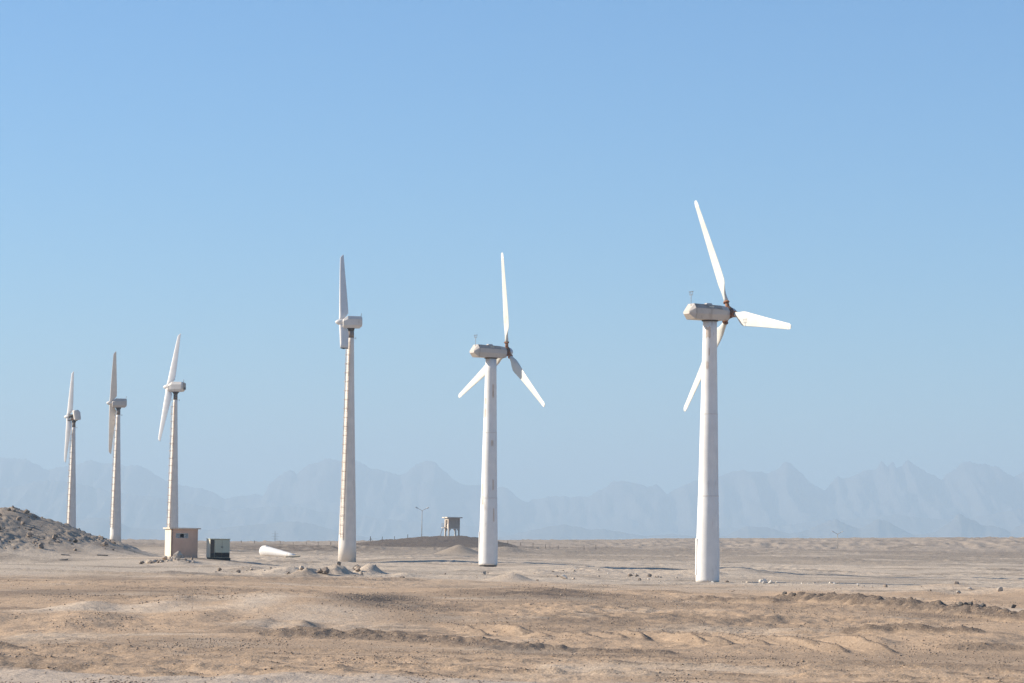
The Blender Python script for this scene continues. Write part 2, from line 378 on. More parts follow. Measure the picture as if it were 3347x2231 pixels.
    z = z + .35 * rt * sstep(1150, 1250, Y) * (1 - sstep(1350, 1500, Y)) * (perlin(X / 26, Y / 60, 63) + .5 * perlin(X / 7, Y / 30, 64))
    features.pale = pale
    return z, grav_shade, rough

def pad_weights():
    if not PADS: return None
    P = np.array(PADS)
    z, _, _ = features(P[:, 0], P[:, 1])
    A = np.exp(-(((P[:, None, 0] - P[None, :, 0]) ** 2 + ((P[:, None, 1] - P[None, :, 1]) * .6) ** 2) / P[None, :, 3] ** 2))
    return P, np.linalg.solve(A, P[:, 2] - z)

PW = None
def height(X, Y, full=False):
    global PW
    if PW is None: PW = pad_weights()
    X = np.asarray(X, float); Y = np.asarray(Y, float)
    z, grav_shade, rough = features(X, Y)
    r = np.hypot(X, Y)
    damp = np.ones_like(z)
    for (x0, y0, z0, rad), w in zip(PW[0], PW[1]):
        q = (X - x0) ** 2 + ((Y - y0) * .6) ** 2
        z = z + w * np.exp(-q / rad ** 2)
        damp = damp * (1 - .9 * np.exp(-q / (rad * .35) ** 2))
    far = 1 - sstep(1500, 4000, r)
    lo = (.20 * fbm(X, Y, 46, 1, 2) + .10 * fbm(X, Y, 15, 5, 2)) * sstep(60, 120, r)
    patch = np.clip(.65 + 1.3 * fbm(X, Y, 24, 9, 2), .15, 1.7)
    mid = .075 * fbm(X, Y * .8, 5.2, 13, 2) + .045 * np.abs(perlin(X / 2.1, Y / 2.6, 17)) + .040 * perlin(X / .95, Y / 1.1, 19)
    mid = mid * (1 + .6 * (1 - sstep(170, 250, r)))
    fine = .026 * perlin(X / .42, Y / .55, 23)
    z = z + (lo * damp + (mid * (.5 + .5 * rough) + fine * rough) * patch * damp * (1 + np.clip((r - 220) / 260, 0, 2.4))) * far
    rk = np.clip(rough - 1.6, 0, 2.4)
    z = z + rk * damp * (.13 * np.abs(perlin(X / 1.7, Y / 2.2, 29)) + .12 * np.abs(perlin(X / .8, Y / 1.0, 31)) + .06 * perlin(X / .38, Y / .5, 32))
    if full: return z, grav_shade, rough, features.pale
    return z

def gz(x, y):
    return float(height(np.array([x]), np.array([y]))[0])

T6, T5, T4 = (18.89, 284.6, 0.22), (-2.48, 357.0, 0.75), (-21.68, 401.0, 0.79)
T3, T2, T1 = (-54.73, 486.5, 2.0), (-70.5, 536.0, 2.1), (-87.3, 596.5, 2.1)
HUT, KIOSK, FALLEN = (-34.6, 316.0, 1.72), (-30.6, 315.0, 1.60), (-32.3, 420.0, 1.25)
GUARDPOST, LAMP1, LAMP2 = (-15.3, 800.0, 4.75), (-23.4, 800.0, 4.45), (109.7, 1000.0, 1.1)
PADS += [(*T6, 5), (*T5, 7), (*T4, 8), (*T3, 14), (*T2, 16), (*T1, 16), (*HUT, 8), (*FALLEN, 8), (*GUARDPOST, 8), (*LAMP2, 20)]

# ------------------------------------------------------------------ ground sheet
def build_ground():
    a_in = np.linspace(R(-13), R(13), 760)
    a_l = np.linspace(R(-180), R(-13), 46)[:-1]
    a_r = np.linspace(R(13), R(180), 46)[1:-1]
    az = np.concatenate([a_l, a_in, a_r]); nA = len(az)
    t = np.linspace(0, 1, 960)
    r_near = 76 + (410 - 76) * (t * .55 + .45 * t * t)
    rr = np.concatenate([np.geomspace(3, 74, 18), r_near, np.geomspace(411, 1420, 330)[1:], np.geomspace(1450, 26000, 48)])
    nR = len(rr)
    A, RR = np.meshgrid(az, rr)
    X = RR * np.sin(A); Y = RR * np.cos(A)
    z, g, ro, pa = height(X.ravel(), Y.ravel(), True)
    nV = nR * nA + 1
    co = np.empty((nV, 3), np.float32)
    co[:-1, 0] = X.ravel(); co[:-1, 1] = Y.ravel(); co[:-1, 2] = z
    co[-1] = (0, 0, float(z[0]))
    i = np.arange(nA); j = (i + 1) % nA
    k = np.arange(nR - 1)[:, None] * nA
    quads = np.stack([k + i, k + j, k + nA + j, k + nA + i], -1).reshape(-1, 4)[:, ::-1]
    tris = np.stack([np.full(nA, nV - 1), j, i], -1)[:, ::-1]
    me = bpy.data.meshes.new('ground')
    nQ, nT = len(quads), len(tris)
    me.vertices.add(nV); me.vertices.foreach_set('co', co.ravel())
    me.loops.add(nQ * 4 + nT * 3)
    me.loops.foreach_set('vertex_index', np.concatenate([quads.ravel(), tris.ravel()]).astype(np.int32))
    me.polygons.add(nQ + nT)
    me.polygons.foreach_set('loop_start', np.concatenate([np.arange(nQ) * 4, nQ * 4 + np.arange(nT) * 3]).astype(np.int32))
    me.polygons.foreach_set('use_smooth', np.ones(nQ + nT, bool))
    me.update(calc_edges=True)
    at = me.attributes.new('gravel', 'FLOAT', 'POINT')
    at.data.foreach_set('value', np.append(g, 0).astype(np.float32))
    at = me.attributes.new('drift_and_lit', 'FLOAT', 'POINT')
    at.data.foreach_set('value', np.append(pa, 0).astype(np.float32))
    o = bpy.data.objects.new('ground', me); col.objects.link(o)
    o.data.materials.append(ground_material())
    tag(o, 'sandy brown desert floor with gravel patches and low mounds', 'ground', kind='structure')
    return o

def ground_material():
    m = bpy.data.materials.new('desert_ground'); m.use_nodes = True
    nt = m.node_tree; b = nt.nodes['Principled BSDF']; L = nt.links.new
    tc = nd(nt, 'ShaderNodeTexCoord'); P = tc.outputs['Object']
    sx = nd(nt, 'ShaderNodeSeparateXYZ'); L(P, sx.inputs[0])
    at = nd(nt, 'ShaderNodeAttribute', attribute_name='gravel')
    def noise(scale, detail=4, rough=.55, dist=0.0, vec=None):
        n = nd(nt, 'ShaderNodeTexNoise'); n.inputs['Scale'].default_value = scale; n.inputs['Detail'].default_value = detail
        n.inputs['Roughness'].default_value = rough; n.inputs['Distortion'].default_value = dist
        L(vec or P, n.inputs['Vector']); return n.outputs[0]
    def math_(op, a, c, clamp=False):
        n = nd(nt, 'ShaderNodeMath', operation=op, use_clamp=clamp)
        for k, s in enumerate((a, c)):
            if isinstance(s, (int, float)): n.inputs[k].default_value = s
            else: L(s, n.inputs[k])
        return n.outputs[0]
    def rng_(v, a, c, lo=0.0, hi=1.0):
        n = nd(nt, 'ShaderNodeMapRange', interpolation_type='SMOOTHSTEP'); L(v, n.inputs[0])
        for k, s in zip(range(1, 5), (a, c, lo, hi)): n.inputs[k].default_value = s
        return n.outputs[0]
    def mix(f, a, c):
        n = nd(nt, 'ShaderNodeMix', data_type='RGBA')
        if isinstance(f, (int, float)): n.inputs[0].default_value = f
        else: L(f, n.inputs[0])
        for k, s in ((6, a), (7, c)):
            if isinstance(s, tuple): n.inputs[k].default_value = (*s, 1)
            else: L(s, n.inputs[k])
        return n.outputs[2]
    big = noise(.035, 3); med = noise(.22, 5, .6); sm = noise(1.6, 6, .65); grit = noise(9.0, 5, .7)
    # older brown surface near the camera, grey-beige sand flats beyond about 240 m
    yw = math_('ADD', sx.outputs[1], math_('MULTIPLY', math_('SUBTRACT', big, .5), 70.0))
    yw = math_('ADD', yw, math_('MULTIPLY', sx.outputs[0], -.25))
    brown = rng_(yw, 215.0, 262.0, 1.0, 0.0)
    sand = mix(med, (.430, .340, .250), (.565, .465, .355))
    bsoil = mix(med, (.420, .284, .177), (.545, .382, .243))
    c = mix(brown, sand, bsoil)
    # pale blown sand in pockets, and the painted lit flanks of the ridges
    pale = rng_(noise(.085, 6, .62, .6), .53, .68)
    c = mix(math_('MULTIPLY', pale, .75), c, (.585, .455, .325))
    dr = nd(nt, 'ShaderNodeAttribute', attribute_name='drift_and_lit')
    c = mix(math_('MULTIPLY', dr.outputs['Fac'], rng_(sm, .25, .6, .6, 1.0)), c, mix(med, (.52, .405, .29), (.61, .485, .36)))
    # far plain greyer
    c = mix(rng_(sx.outputs[1], 480.0, 980.0, 0.0, .9), c, mix(med, (.285, .220, .162), (.41, .325, .245)))
    # dark gravel lag, with the painted shade of the ridges and first bank
    gband = math_('MULTIPLY', rng_(sx.outputs[1], 430.0, 520.0), rng_(sx.outputs[1], 860.0, 960.0, 1.0, 0.0))
    gband = math_('MULTIPLY', gband, rng_(noise(.02, 4), .36, .50))
    gpat = math_('MULTIPLY', rng_(noise(.055, 7, .70, .5), .49, .64), .62)
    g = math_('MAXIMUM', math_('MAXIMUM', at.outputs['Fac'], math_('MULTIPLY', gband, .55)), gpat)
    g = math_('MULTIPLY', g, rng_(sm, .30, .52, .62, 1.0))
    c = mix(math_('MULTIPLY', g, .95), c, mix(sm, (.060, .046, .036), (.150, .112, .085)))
    # grey compacted verge at the very front
    verge = rng_(math_('ADD', sx.outputs[1], math_('MULTIPLY', sm, 1.6)), 86.6, 88.2, 1.0, 0.0)
    c = mix(math_('MULTIPLY', verge, .75), c, (.49, .405, .32))
    # specks of stone
    vo = nd(nt, 'ShaderNodeTexVoronoi'); vo.inputs['Scale'].default_value = 5.0; L(P, vo.inputs['Vector'])
    speck = math_('MULTIPLY', rng_(vo.outputs['Distance'], .10, .26, 1.0, 0.0), rng_(sm, .42, .6))
    c = mix(math_('MULTIPLY', speck, .3), c, (.135, .108, .09))
    c = mix(rng_(grit, .50, .70, 0.0, .55), c, (.20, .15, .11))
    c = mix(rng_(noise(11.0, 3, .6), .54, .70, 0.0, .42), c, (.64, .52, .39))
    c = mix(rng_(noise(.7, 6, .7, .8), .55, .70, 0.0, .45), c, (.26, .19, .135))
    L(c, b.inputs['Base Color'])
    b.inputs['Roughness'].default_value = .95; b.inputs['Specular IOR Level'].default_value = .12
    bp = nd(nt, 'ShaderNodeBump'); bp.inputs['Strength'].default_value = 1.0; bp.inputs['Distance'].default_value = .09
    hsum = math_('ADD', math_('MULTIPLY', sm, 1.0), math_('MULTIPLY', grit, .35))
    hsum = math_('ADD', hsum, math_('MULTIPLY', noise(4.2, 4, .6), .6))
    L(hsum, bp.inputs['Height']); L(bp.outputs[0], b.inputs['Normal'])
    return m

build_ground()

# ------------------------------------------------------------------ mountains
MAIN = [(-3416, 512), (-3327, 509), (-3238, 504), (-3118, 450), (-3074, 440), (-2912, 475), (-2824, 506), (-2749, 492), (-2586, 472), (-2483, 476), (-2408, 437), (-2288, 365), (-2110, 331), (-1991, 303), (-1894, 260), (-1828, 283), (-1710, 292), (-1643, 278), (-1622, 338), (-1593, 382), (-1542, 413), (-1506, 450), (-1461, 451), (-1431, 429), (-1358, 489), (-1285, 517), (-1211, 538), (-1137, 522), (-1034, 531), (-929, 473), (-855, 471), (-751, 431), (-692, 447), (-626, 514), (-575, 534), (-501, 523), (-456, 472), (-366, 407), (-321, 378), (-188, 380), (-40, 360), (4, 338), (49, 294), (123, 266), (256, 305), (359, 306), (522, 308), (610, 354), (684, 407), (787, 416), (846, 409), (921, 376), (980, 396), (1017, 367), (1054, 331), (1113, 368), (1231, 422), (1408, 454), (1452, 484), (1555, 508), (1615, 497), (1718, 480), (1792, 511), (1836, 556), (1881, 549), (1940, 491), (2015, 418), (2104, 375), (2163, 435), (2192, 472), (2229, 450), (2310, 481), (2384, 512), (2458, 520), (2480, 575), (2524, 536), (2561, 585), (2584, 529), (2621, 537), (2657, 589), (2709, 546), (2754, 517), (2828, 488), (2895, 445), (2917, 497), (2983, 527), (3027, 583), (3139, 567), (3257, 546), (3316, 510), (3376, 474), (3420, 511), (3500, 541)]
MID = [(-2900, 215), (-2558, 230), (-2492, 239), (-2447, 248), (-2381, 266), (-2326, 277), (-2271, 275), (-2193, 263), (-2092, 247), (-1981, 221), (-1848, 207), (-1714, 192), (-1558, 159), (-1419, 135), (-1281, 148), (-1115, 165), (-948, 136), (-782, 127), (-559, 97), (-338, 84), (-116, 70), (51, 28), (400, -20)]
FOOT = [(-300, -20), (-20, 17), (45, 34), (134, 56), (207, 65), (280, 51), (346, 50), (427, 39), (500, 27), (598, 38), (679, 27), (793, 32), (841, 53), (874, 70), (955, 63), (1028, 44), (1101, 57), (1142, 82), (1199, 99), (1247, 79), (1288, 64), (1321, 84), (1353, 103), (1394, 93), (1443, 66), (1483, 46), (1565, 55), (1613, 92), (1654, 126), (1694, 106), (1735, 86), (1800, 79), (1841, 63), (1892, 96), (2100, 60), (2300, 90)]

def build_range(name, prof, D, depth, floor_z, label, mat, seed):
    p = np.array(prof, float)
    xs = np.concatenate([p[0, 0] - (p[1:, 0] - p[0, 0])[::-1], p[:, 0], p[-1, 0] + (p[-1, 0] - p[:-1, 0])[::-1]])
    zs = np.concatenate([p[1:, 1][::-1], p[:, 1], p[:-1, 1][::-1]])
    nX, nY = 1500, 41
    gx = np.linspace(xs[0], xs[-1], nX); gy = np.linspace(-1, 1, nY)
    GX, GY = np.meshgrid(gx, gy)
    s = np.abs(GY)
    Yw = D + GY * depth
    # keep the crest line, drop away in front and behind with gullies and spurs
    warp = GX + s * 160 * perlin(GX / 500, Yw / 700, seed)
    H = np.interp(warp, xs, zs)
    H = H + (9 * perlin(GX / 60, Yw / 300, seed + 3) + 16 * np.abs(perlin(GX / 34, Yw / 200, seed + 4)) - 11) * (1 - s) * np.clip((H - floor_z) / 400, .25, 1)
    spur = np.abs(perlin(GX / 230, Yw / 900, seed + 1)) + .5 * np.abs(perlin(GX / 90, Yw / 400, seed + 2))
    f = np.clip(1 - s, 0, 1) ** 1.15
    Z = floor_z + (H - floor_z) * f * (1 - np.clip(spur * .65 * s ** .5 * (1.2 - s), 0, .6))
    co = np.stack([GX, Yw, Z], -1).reshape(-1, 3)
    k = np.arange(nY - 1)[:, None] * nX; i = np.arange(nX - 1)
    q = np.stack([k + i, k + i + 1, k + nX + i + 1, k + nX + i], -1).reshape(-1, 4)
    me = bpy.data.meshes.new(name)
    me.vertices.add(len(co)); me.vertices.foreach_set('co', co.astype(np.float32).ravel())
    me.loops.add(q.size); me.loops.foreach_set('vertex_index', q.ravel().astype(np.int32))
    me.polygons.add(len(q)); me.polygons.foreach_set('loop_start', (np.arange(len(q)) * 4).astype(np.int32))
    me.update(calc_edges=True)
    me.materials.append(mat)
    o = bpy.data.objects.new(name, me); col.objects.link(o)
    tag(o, label, 'mountains', kind='structure')
    return o

worn('mountain_rock', (0.15, 0.13, 0.12), (0.12, 0.105, 0.10), 0.45, 0.65, (0.004, 0.004, 0.01), 0.95, grain=.2, spec=.1)
build_range('mountain_range', MAIN, 20000, 2600, -90, 'jagged far mountain range pale in the haze', MATS['mountain_rock'], 71)
build_range('mountain_ridge', [(x * 1.15, 4 + (z - 4) * 1.15) for x, z in MID], 17250, 1200, -85, 'smooth hazy ridge in front of the jagged range', MATS['mountain_rock'], 81)
build_range('foothills', [(x * 1.28, 4 + (z - 4) * 1.28) for x, z in FOOT], 14080, 700, -80, 'low dark blue foothills at the foot of the mountains', MATS['mountain_rock'], 91)

# ------------------------------------------------------------------ air
def build_haze():
    o = MB().box(-27000, 27000, -27000, 27000, -100, 660).build('haze', bpy.data.materials.new('haze_air'))
    m = o.data.materials[0]; m.use_nodes = True
    nt = m.node_tree; nt.nodes.clear()
    out = nt.nodes.new('ShaderNodeOutputMaterial')
    pv = nt.nodes.new('ShaderNodeVolumePrincipled')
    pv.inputs['Color'].default_value = (.51, .66, .78, 1)
    pv.inputs['Density'].default_value = HAZE_DENSITY
    pv.inputs['Anisotropy'].default_value = 0.1
    nt.links.new(pv.outputs[0], out.inputs['Volume'])
    tag(o, 'thin pale blue air over the plain', 'haze', kind='stuff')
HAZE_DENSITY = 1.25e-4
build_haze()

# ------------------------------------------------------------------ blades
def section(le, te, th, circ, n=18):
    """closed outline in (chord, normal): leading edge at -le, trailing edge at +te"""
    pts = []
    c = le + te
    for i in range(n):
        a = 2 * math.pi * i / n
        x = (1 - math.cos(a)) / 2
        ye = math.sqrt(max(0, 1 - (2 * x - 1) ** 2)) * .5
        ya = 5 * (.2969 * math.sqrt(x) - .126 * x - .3516 * x * x + .2843 * x ** 3 - .1036 * x ** 4)
        y = (ye * circ + ya * (1 - circ)) * th * (1 if a <= math.pi else -.8)
        pts.append((-le + c * x, y))
    return pts

def blade_mesh(stations, rad, chord, cut=None):
    """stations: (r, le, te, thickness, circularity, twist deg)"""
    rad = rad.normalized(); chord = chord.normalized(); nrm = rad.cross(chord)
    rings = []
    for (r, le, te, th, ci, tw) in stations:
        ring = []
        for (c, y) in section(le, te, th, ci):
            t = R(tw)
            ring.append(rad * (r + (cut(c) if cut and r == stations[-1][0] else 0)) + chord * (c * math.cos(t) - y * math.sin(t)) + nrm * (c * math.sin(t) + y * math.cos(t)))
        rings.append(ring)
    return rings

TRI = [(1.16, .24, .24, .48, 1, -30), (1.45, .24, .25, .46, 1, -28), (1.85, .30, .38, .42, .75, -22), (2.3, .40, .66, .36, .35, -15), (2.75, .46, .90, .30, .1, -9), (3.1, .47, .93, .27, 0, -6),
       (4.2, .44, .84, .22, 0, -3), (5.6, .40, .72, .175, 0, -1), (7.2, .36, .60, .13, 0, 0), (9.0, .32, .47, .095, 0, 0), (10.4, .29, .37, .07, 0, 0), (11.2, .27, .31, .055, 0, 0),
       (11.52, .22, .25, .045, 0, 0), (11.66, .12, .14, .03, 0, 0)]

TRI = [(q[0] * 11.93 / 11.66, *q[1:]) for q in TRI]

def three_blade_turbine(loc, yaw, az0, tower_h, label, gap, patches):
    t = empty('wind_turbine', loc, R(yaw))
    tag(t, label, 'wind turbine', 'three-bladed wind turbines')
    W = MATS
    zt = tower_h
    prof = [(1.12, gap), (1.12, gap + .25), (1.13, 2.6), (1.06, 5), (.98, 8.2), (.97, 8.24), (.90, 12), (.83, 16), (.82, 16.04), (.745, 20), (.68, 23.4), (.665, zt)]
    tw = MB().lathe(prof, 48).build('tower', W['tower_white'], t)
    # access door hood on the sunward side (fixed to the tower shell)
    th = R(184) - R(yaw)
    Md = Matrix.Rotation(th, 4, 'Z')
    MB().box(1.0, 1.15, -.36, .36, .7, 4.2, Md).build('door', W['tower_white'], tw, bevel=.06)
    for zz in (8.22, 16.02):
        rr = float(np.interp(zz, [p[1] for p in prof], [p[0] for p in prof]))
        MB().lathe([(rr - .02, zz - .05), (rr + .014, zz - .035), (rr + .014, zz + .035), (rr - .02, zz + .05)], 48, caps=(False, False)).build('weld_seam', W['nacelle_cream'], tw)
    MB().lathe([(1.02, -.28), (1.02, gap + .02)], 40).build('foundation_ring', W['dark_steel'], t)
    for (ang, z, w, h) in patches:
        rr = np.interp(z, [p[1] for p in prof], [p[0] for p in prof]); rr2 = np.interp(z + h, [p[1] for p in prof], [p[0] for p in prof])
        pts0, pts1 = [], []
        for q in range(5):
            a = R(ang - yaw) + (q / 4 - .5) * w / rr
            jg = .12 * math.sin(q * 2.1 + z)
            pts0.append((math.cos(a) * (rr + .006), math.sin(a) * (rr + .006), z + jg)); pts1.append((math.cos(a) * (rr2 + .006), math.sin(a) * (rr2 + .006), z + h - jg))
        MB().add(pts0 + pts1, [[q, q + 1, q + 6, q + 5] for q in range(4)], True).build('flaked_patch', W['bare_primer'], tw)
    # nacelle
    def sec(x, k, zl, zh, wb, wm, wt):
        zm1, zm2 = zl + (zh - zl) * .36, zl + (zh - zl) * .70
        half = [(wb, zl), (wm, zm1), (wm * .97, zm2), (wt, zh)]
        return [Vector((x, -w, zt + z * .93)) for w, z in half] + [Vector((x, w, zt + z * .93)) for w, z in half[::-1]]
    nb = MB().loft([sec(-2.66, 0, .52, .86, .50, .56, .42), sec(-2.12, 0, .0, 1.60, .80, .96, .56), sec(.9, 0, .0, 1.52, .82, .95, .56), sec(1.62, 0, .04, 1.42, .74, .86, .50), sec(1.78, 0, .12, 1.32, .64, .76, .44)])
    nac = nb.build('nacelle', W['nacelle_shell'], t, bevel=.012)
    MB().loft([[Vector((x, y, zt + z)) for x, y, z in ((-.75, -.35, 1.38), (.15, -.35, 1.38), (.15, .35, 1.38), (-.75, .35, 1.38))],
               [Vector((x, y, zt + z)) for x, y, z in ((-.45, -.22, 1.62), (.02, -.22, 1.62), (.02, .22, 1.62), (-.45, .22, 1.62))]]).build('roof_hatch', W['nacelle_shell'], nac, bevel=.02)
    MB().box(-.55, -.05, -.90, -.86, zt + 1.08, zt + 1.25, Matrix.Translation((0, .10, .04))).build('side_vent', W['kiosk_pale'], nac)
    for sg in (-1, 1):  # thin darker panel laid over each upper facet
        def q(x, w, z): return Vector((x, sg * (w + .010), zt + z * .93 + .010))
        pts = [q(-2.05, .93, 1.13), q(.88, .92, 1.075), q(.88, .575, 1.50), q(-2.05, .575, 1.585)]
        MB().add(pts + [p - Vector((0, sg * .03, .03)) for p in pts], [[0, 1, 2, 3], [7, 6, 5, 4], [0, 4, 5, 1], [1, 5, 6, 2], [2, 6, 7, 3], [3, 7, 4, 0]]).build('roof_panel', W['roof_dark'], nac)
    seam = MB()
    seam.loft([[Vector((x, s * (w + .012), zt + z * .93)) for s in (-1, 1) for (w, z) in (((.80, 0), (.962, .57), (.935, 1.12), (.56, 1.6)) if s < 0 else ((.56, 1.6), (.935, 1.12), (.962, .57), (.80, 0)))] for x in (-2.10, -2.04)], (False, False))
    seam.build('cover_seam', W['lamp_metal'], nac)
    MB().lathe([(.70, zt - .14), (.80, zt - .10), (.80, zt - .02), (.70, zt + .02)], 36).build('yaw_ring', W['dark_steel'], t)
    mast = MB().tube((-2.30, -.25, zt + .55), (-2.30, -.25, zt + 2.35), .028, n=8)
    mast.tube((-2.30, -.25, zt + 1.0), (-1.75, .1, zt + 1.55), .018, n=6)
    mo = mast.build('anemometer_mast', W['mast_metal'], nac)
    cr = MB().tube((-2.30, -.55, zt + 2.28), (-2.30, .05, zt + 2.28), .018, n=6)
    for yy in (-.55, -.38, -.12, .05):
        cr.tube((-2.30, yy, zt + 2.28), (-2.30, yy, zt + 2.62), .016, n=6)
        cr.tube((-2.37, yy, zt + 2.60), (-2.23, yy, zt + 2.60), .03, n=6)
    cr.build('wind_sensor', W['mast_metal'], mo)
    # hub
    hz, hx = zt + .82, 2.20
    MB().lathe([(.40, hx - .42), (.52, hx - .30), (.54, hx + .12), (.44, hx + .26)], 24, Matrix.Translation((0, 0, hz)) @ AX['x']).build('hub', W['dark_hub'], t)
    MB().lathe([(.50, hx + .08), (.49, hx + .26), (.42, hx + .48), (.28, hx + .66), (.12, hx + .75), (.02, hx + .77)], 28, Matrix.Translation((0, 0, hz)) @ AX['x']).build('spinner', W['spinner_grey'], t)
    for k in range(3):
        a = R(az0 + 120 * k); c = R(4.0)
        rad = Vector((-math.sin(c), -math.sin(a) * math.cos(c), math.cos(a) * math.cos(c)))
        tan = Vector((0, -math.cos(a), -math.sin(a)))
        tl = Matrix.Rotation(R(-3.1), 3, 'Y')
        rad = tl @ rad; tan = tl @ tan
        b = MB().loft(blade_mesh(TRI, rad, tan), smooth=True).build('blade', W['blade_white'], t)
        b.location = (hx, 0, hz)
        MB().tube(rad * .30, rad * 1.14, .205, .195, 16).build('root_pipe', W['rust_steel'], b)
        fl = MB().tube(rad * .42, rad * .54, .31, .29, 18); fl.build('hub_flange', W['rust_steel'], b)
        fl = MB().tube(rad * 1.00, rad * 1.10, .24, .325, 18); fl.tube(rad * 1.10, rad * 1.22, .325, .27, 18); fl.build('root_flange', W['rust_steel'], b)
        # worn tip: thin bands of bare laminate laid round the end
        tipst = [s for s in TRI if s[0] >= 11.4]
        tips = [(11.25, .284, .334, .068, 0, 0)] + [(r, le + .006, te + .006, th_ + .012, ci, twt) for (r, le, te, th_, ci, twt) in tipst[:2]]
        MB().loft(blade_mesh(tips, rad, tan), (False, False), True).build('worn_tip', W['tip_stain'], b)
    return t

# ------------------------------------------------------------------ two-bladed machines
TWO = [(.22, .30, .30, .52, 1, 0), (.6, .29, .42, .48, .7, 0), (1.0, .28, .72, .42, .35, 0), (1.38, .27, .96, .36, .1, 0), (1.7, .27, .95, .32, 0, 0), (3.2, .28, .84, .25, 0, 1), (5.0, .27, .68, .19, 0, 1.5),
       (7.0, .26, .50, .14, 0, 2), (8.6, .24, .36, .10, 0, 2), (9.5, .22, .28, .08, 0, 2), (9.75, .06, .26, .06, 0, 2), (9.98, -.16, .235, .03, 0, 2)]

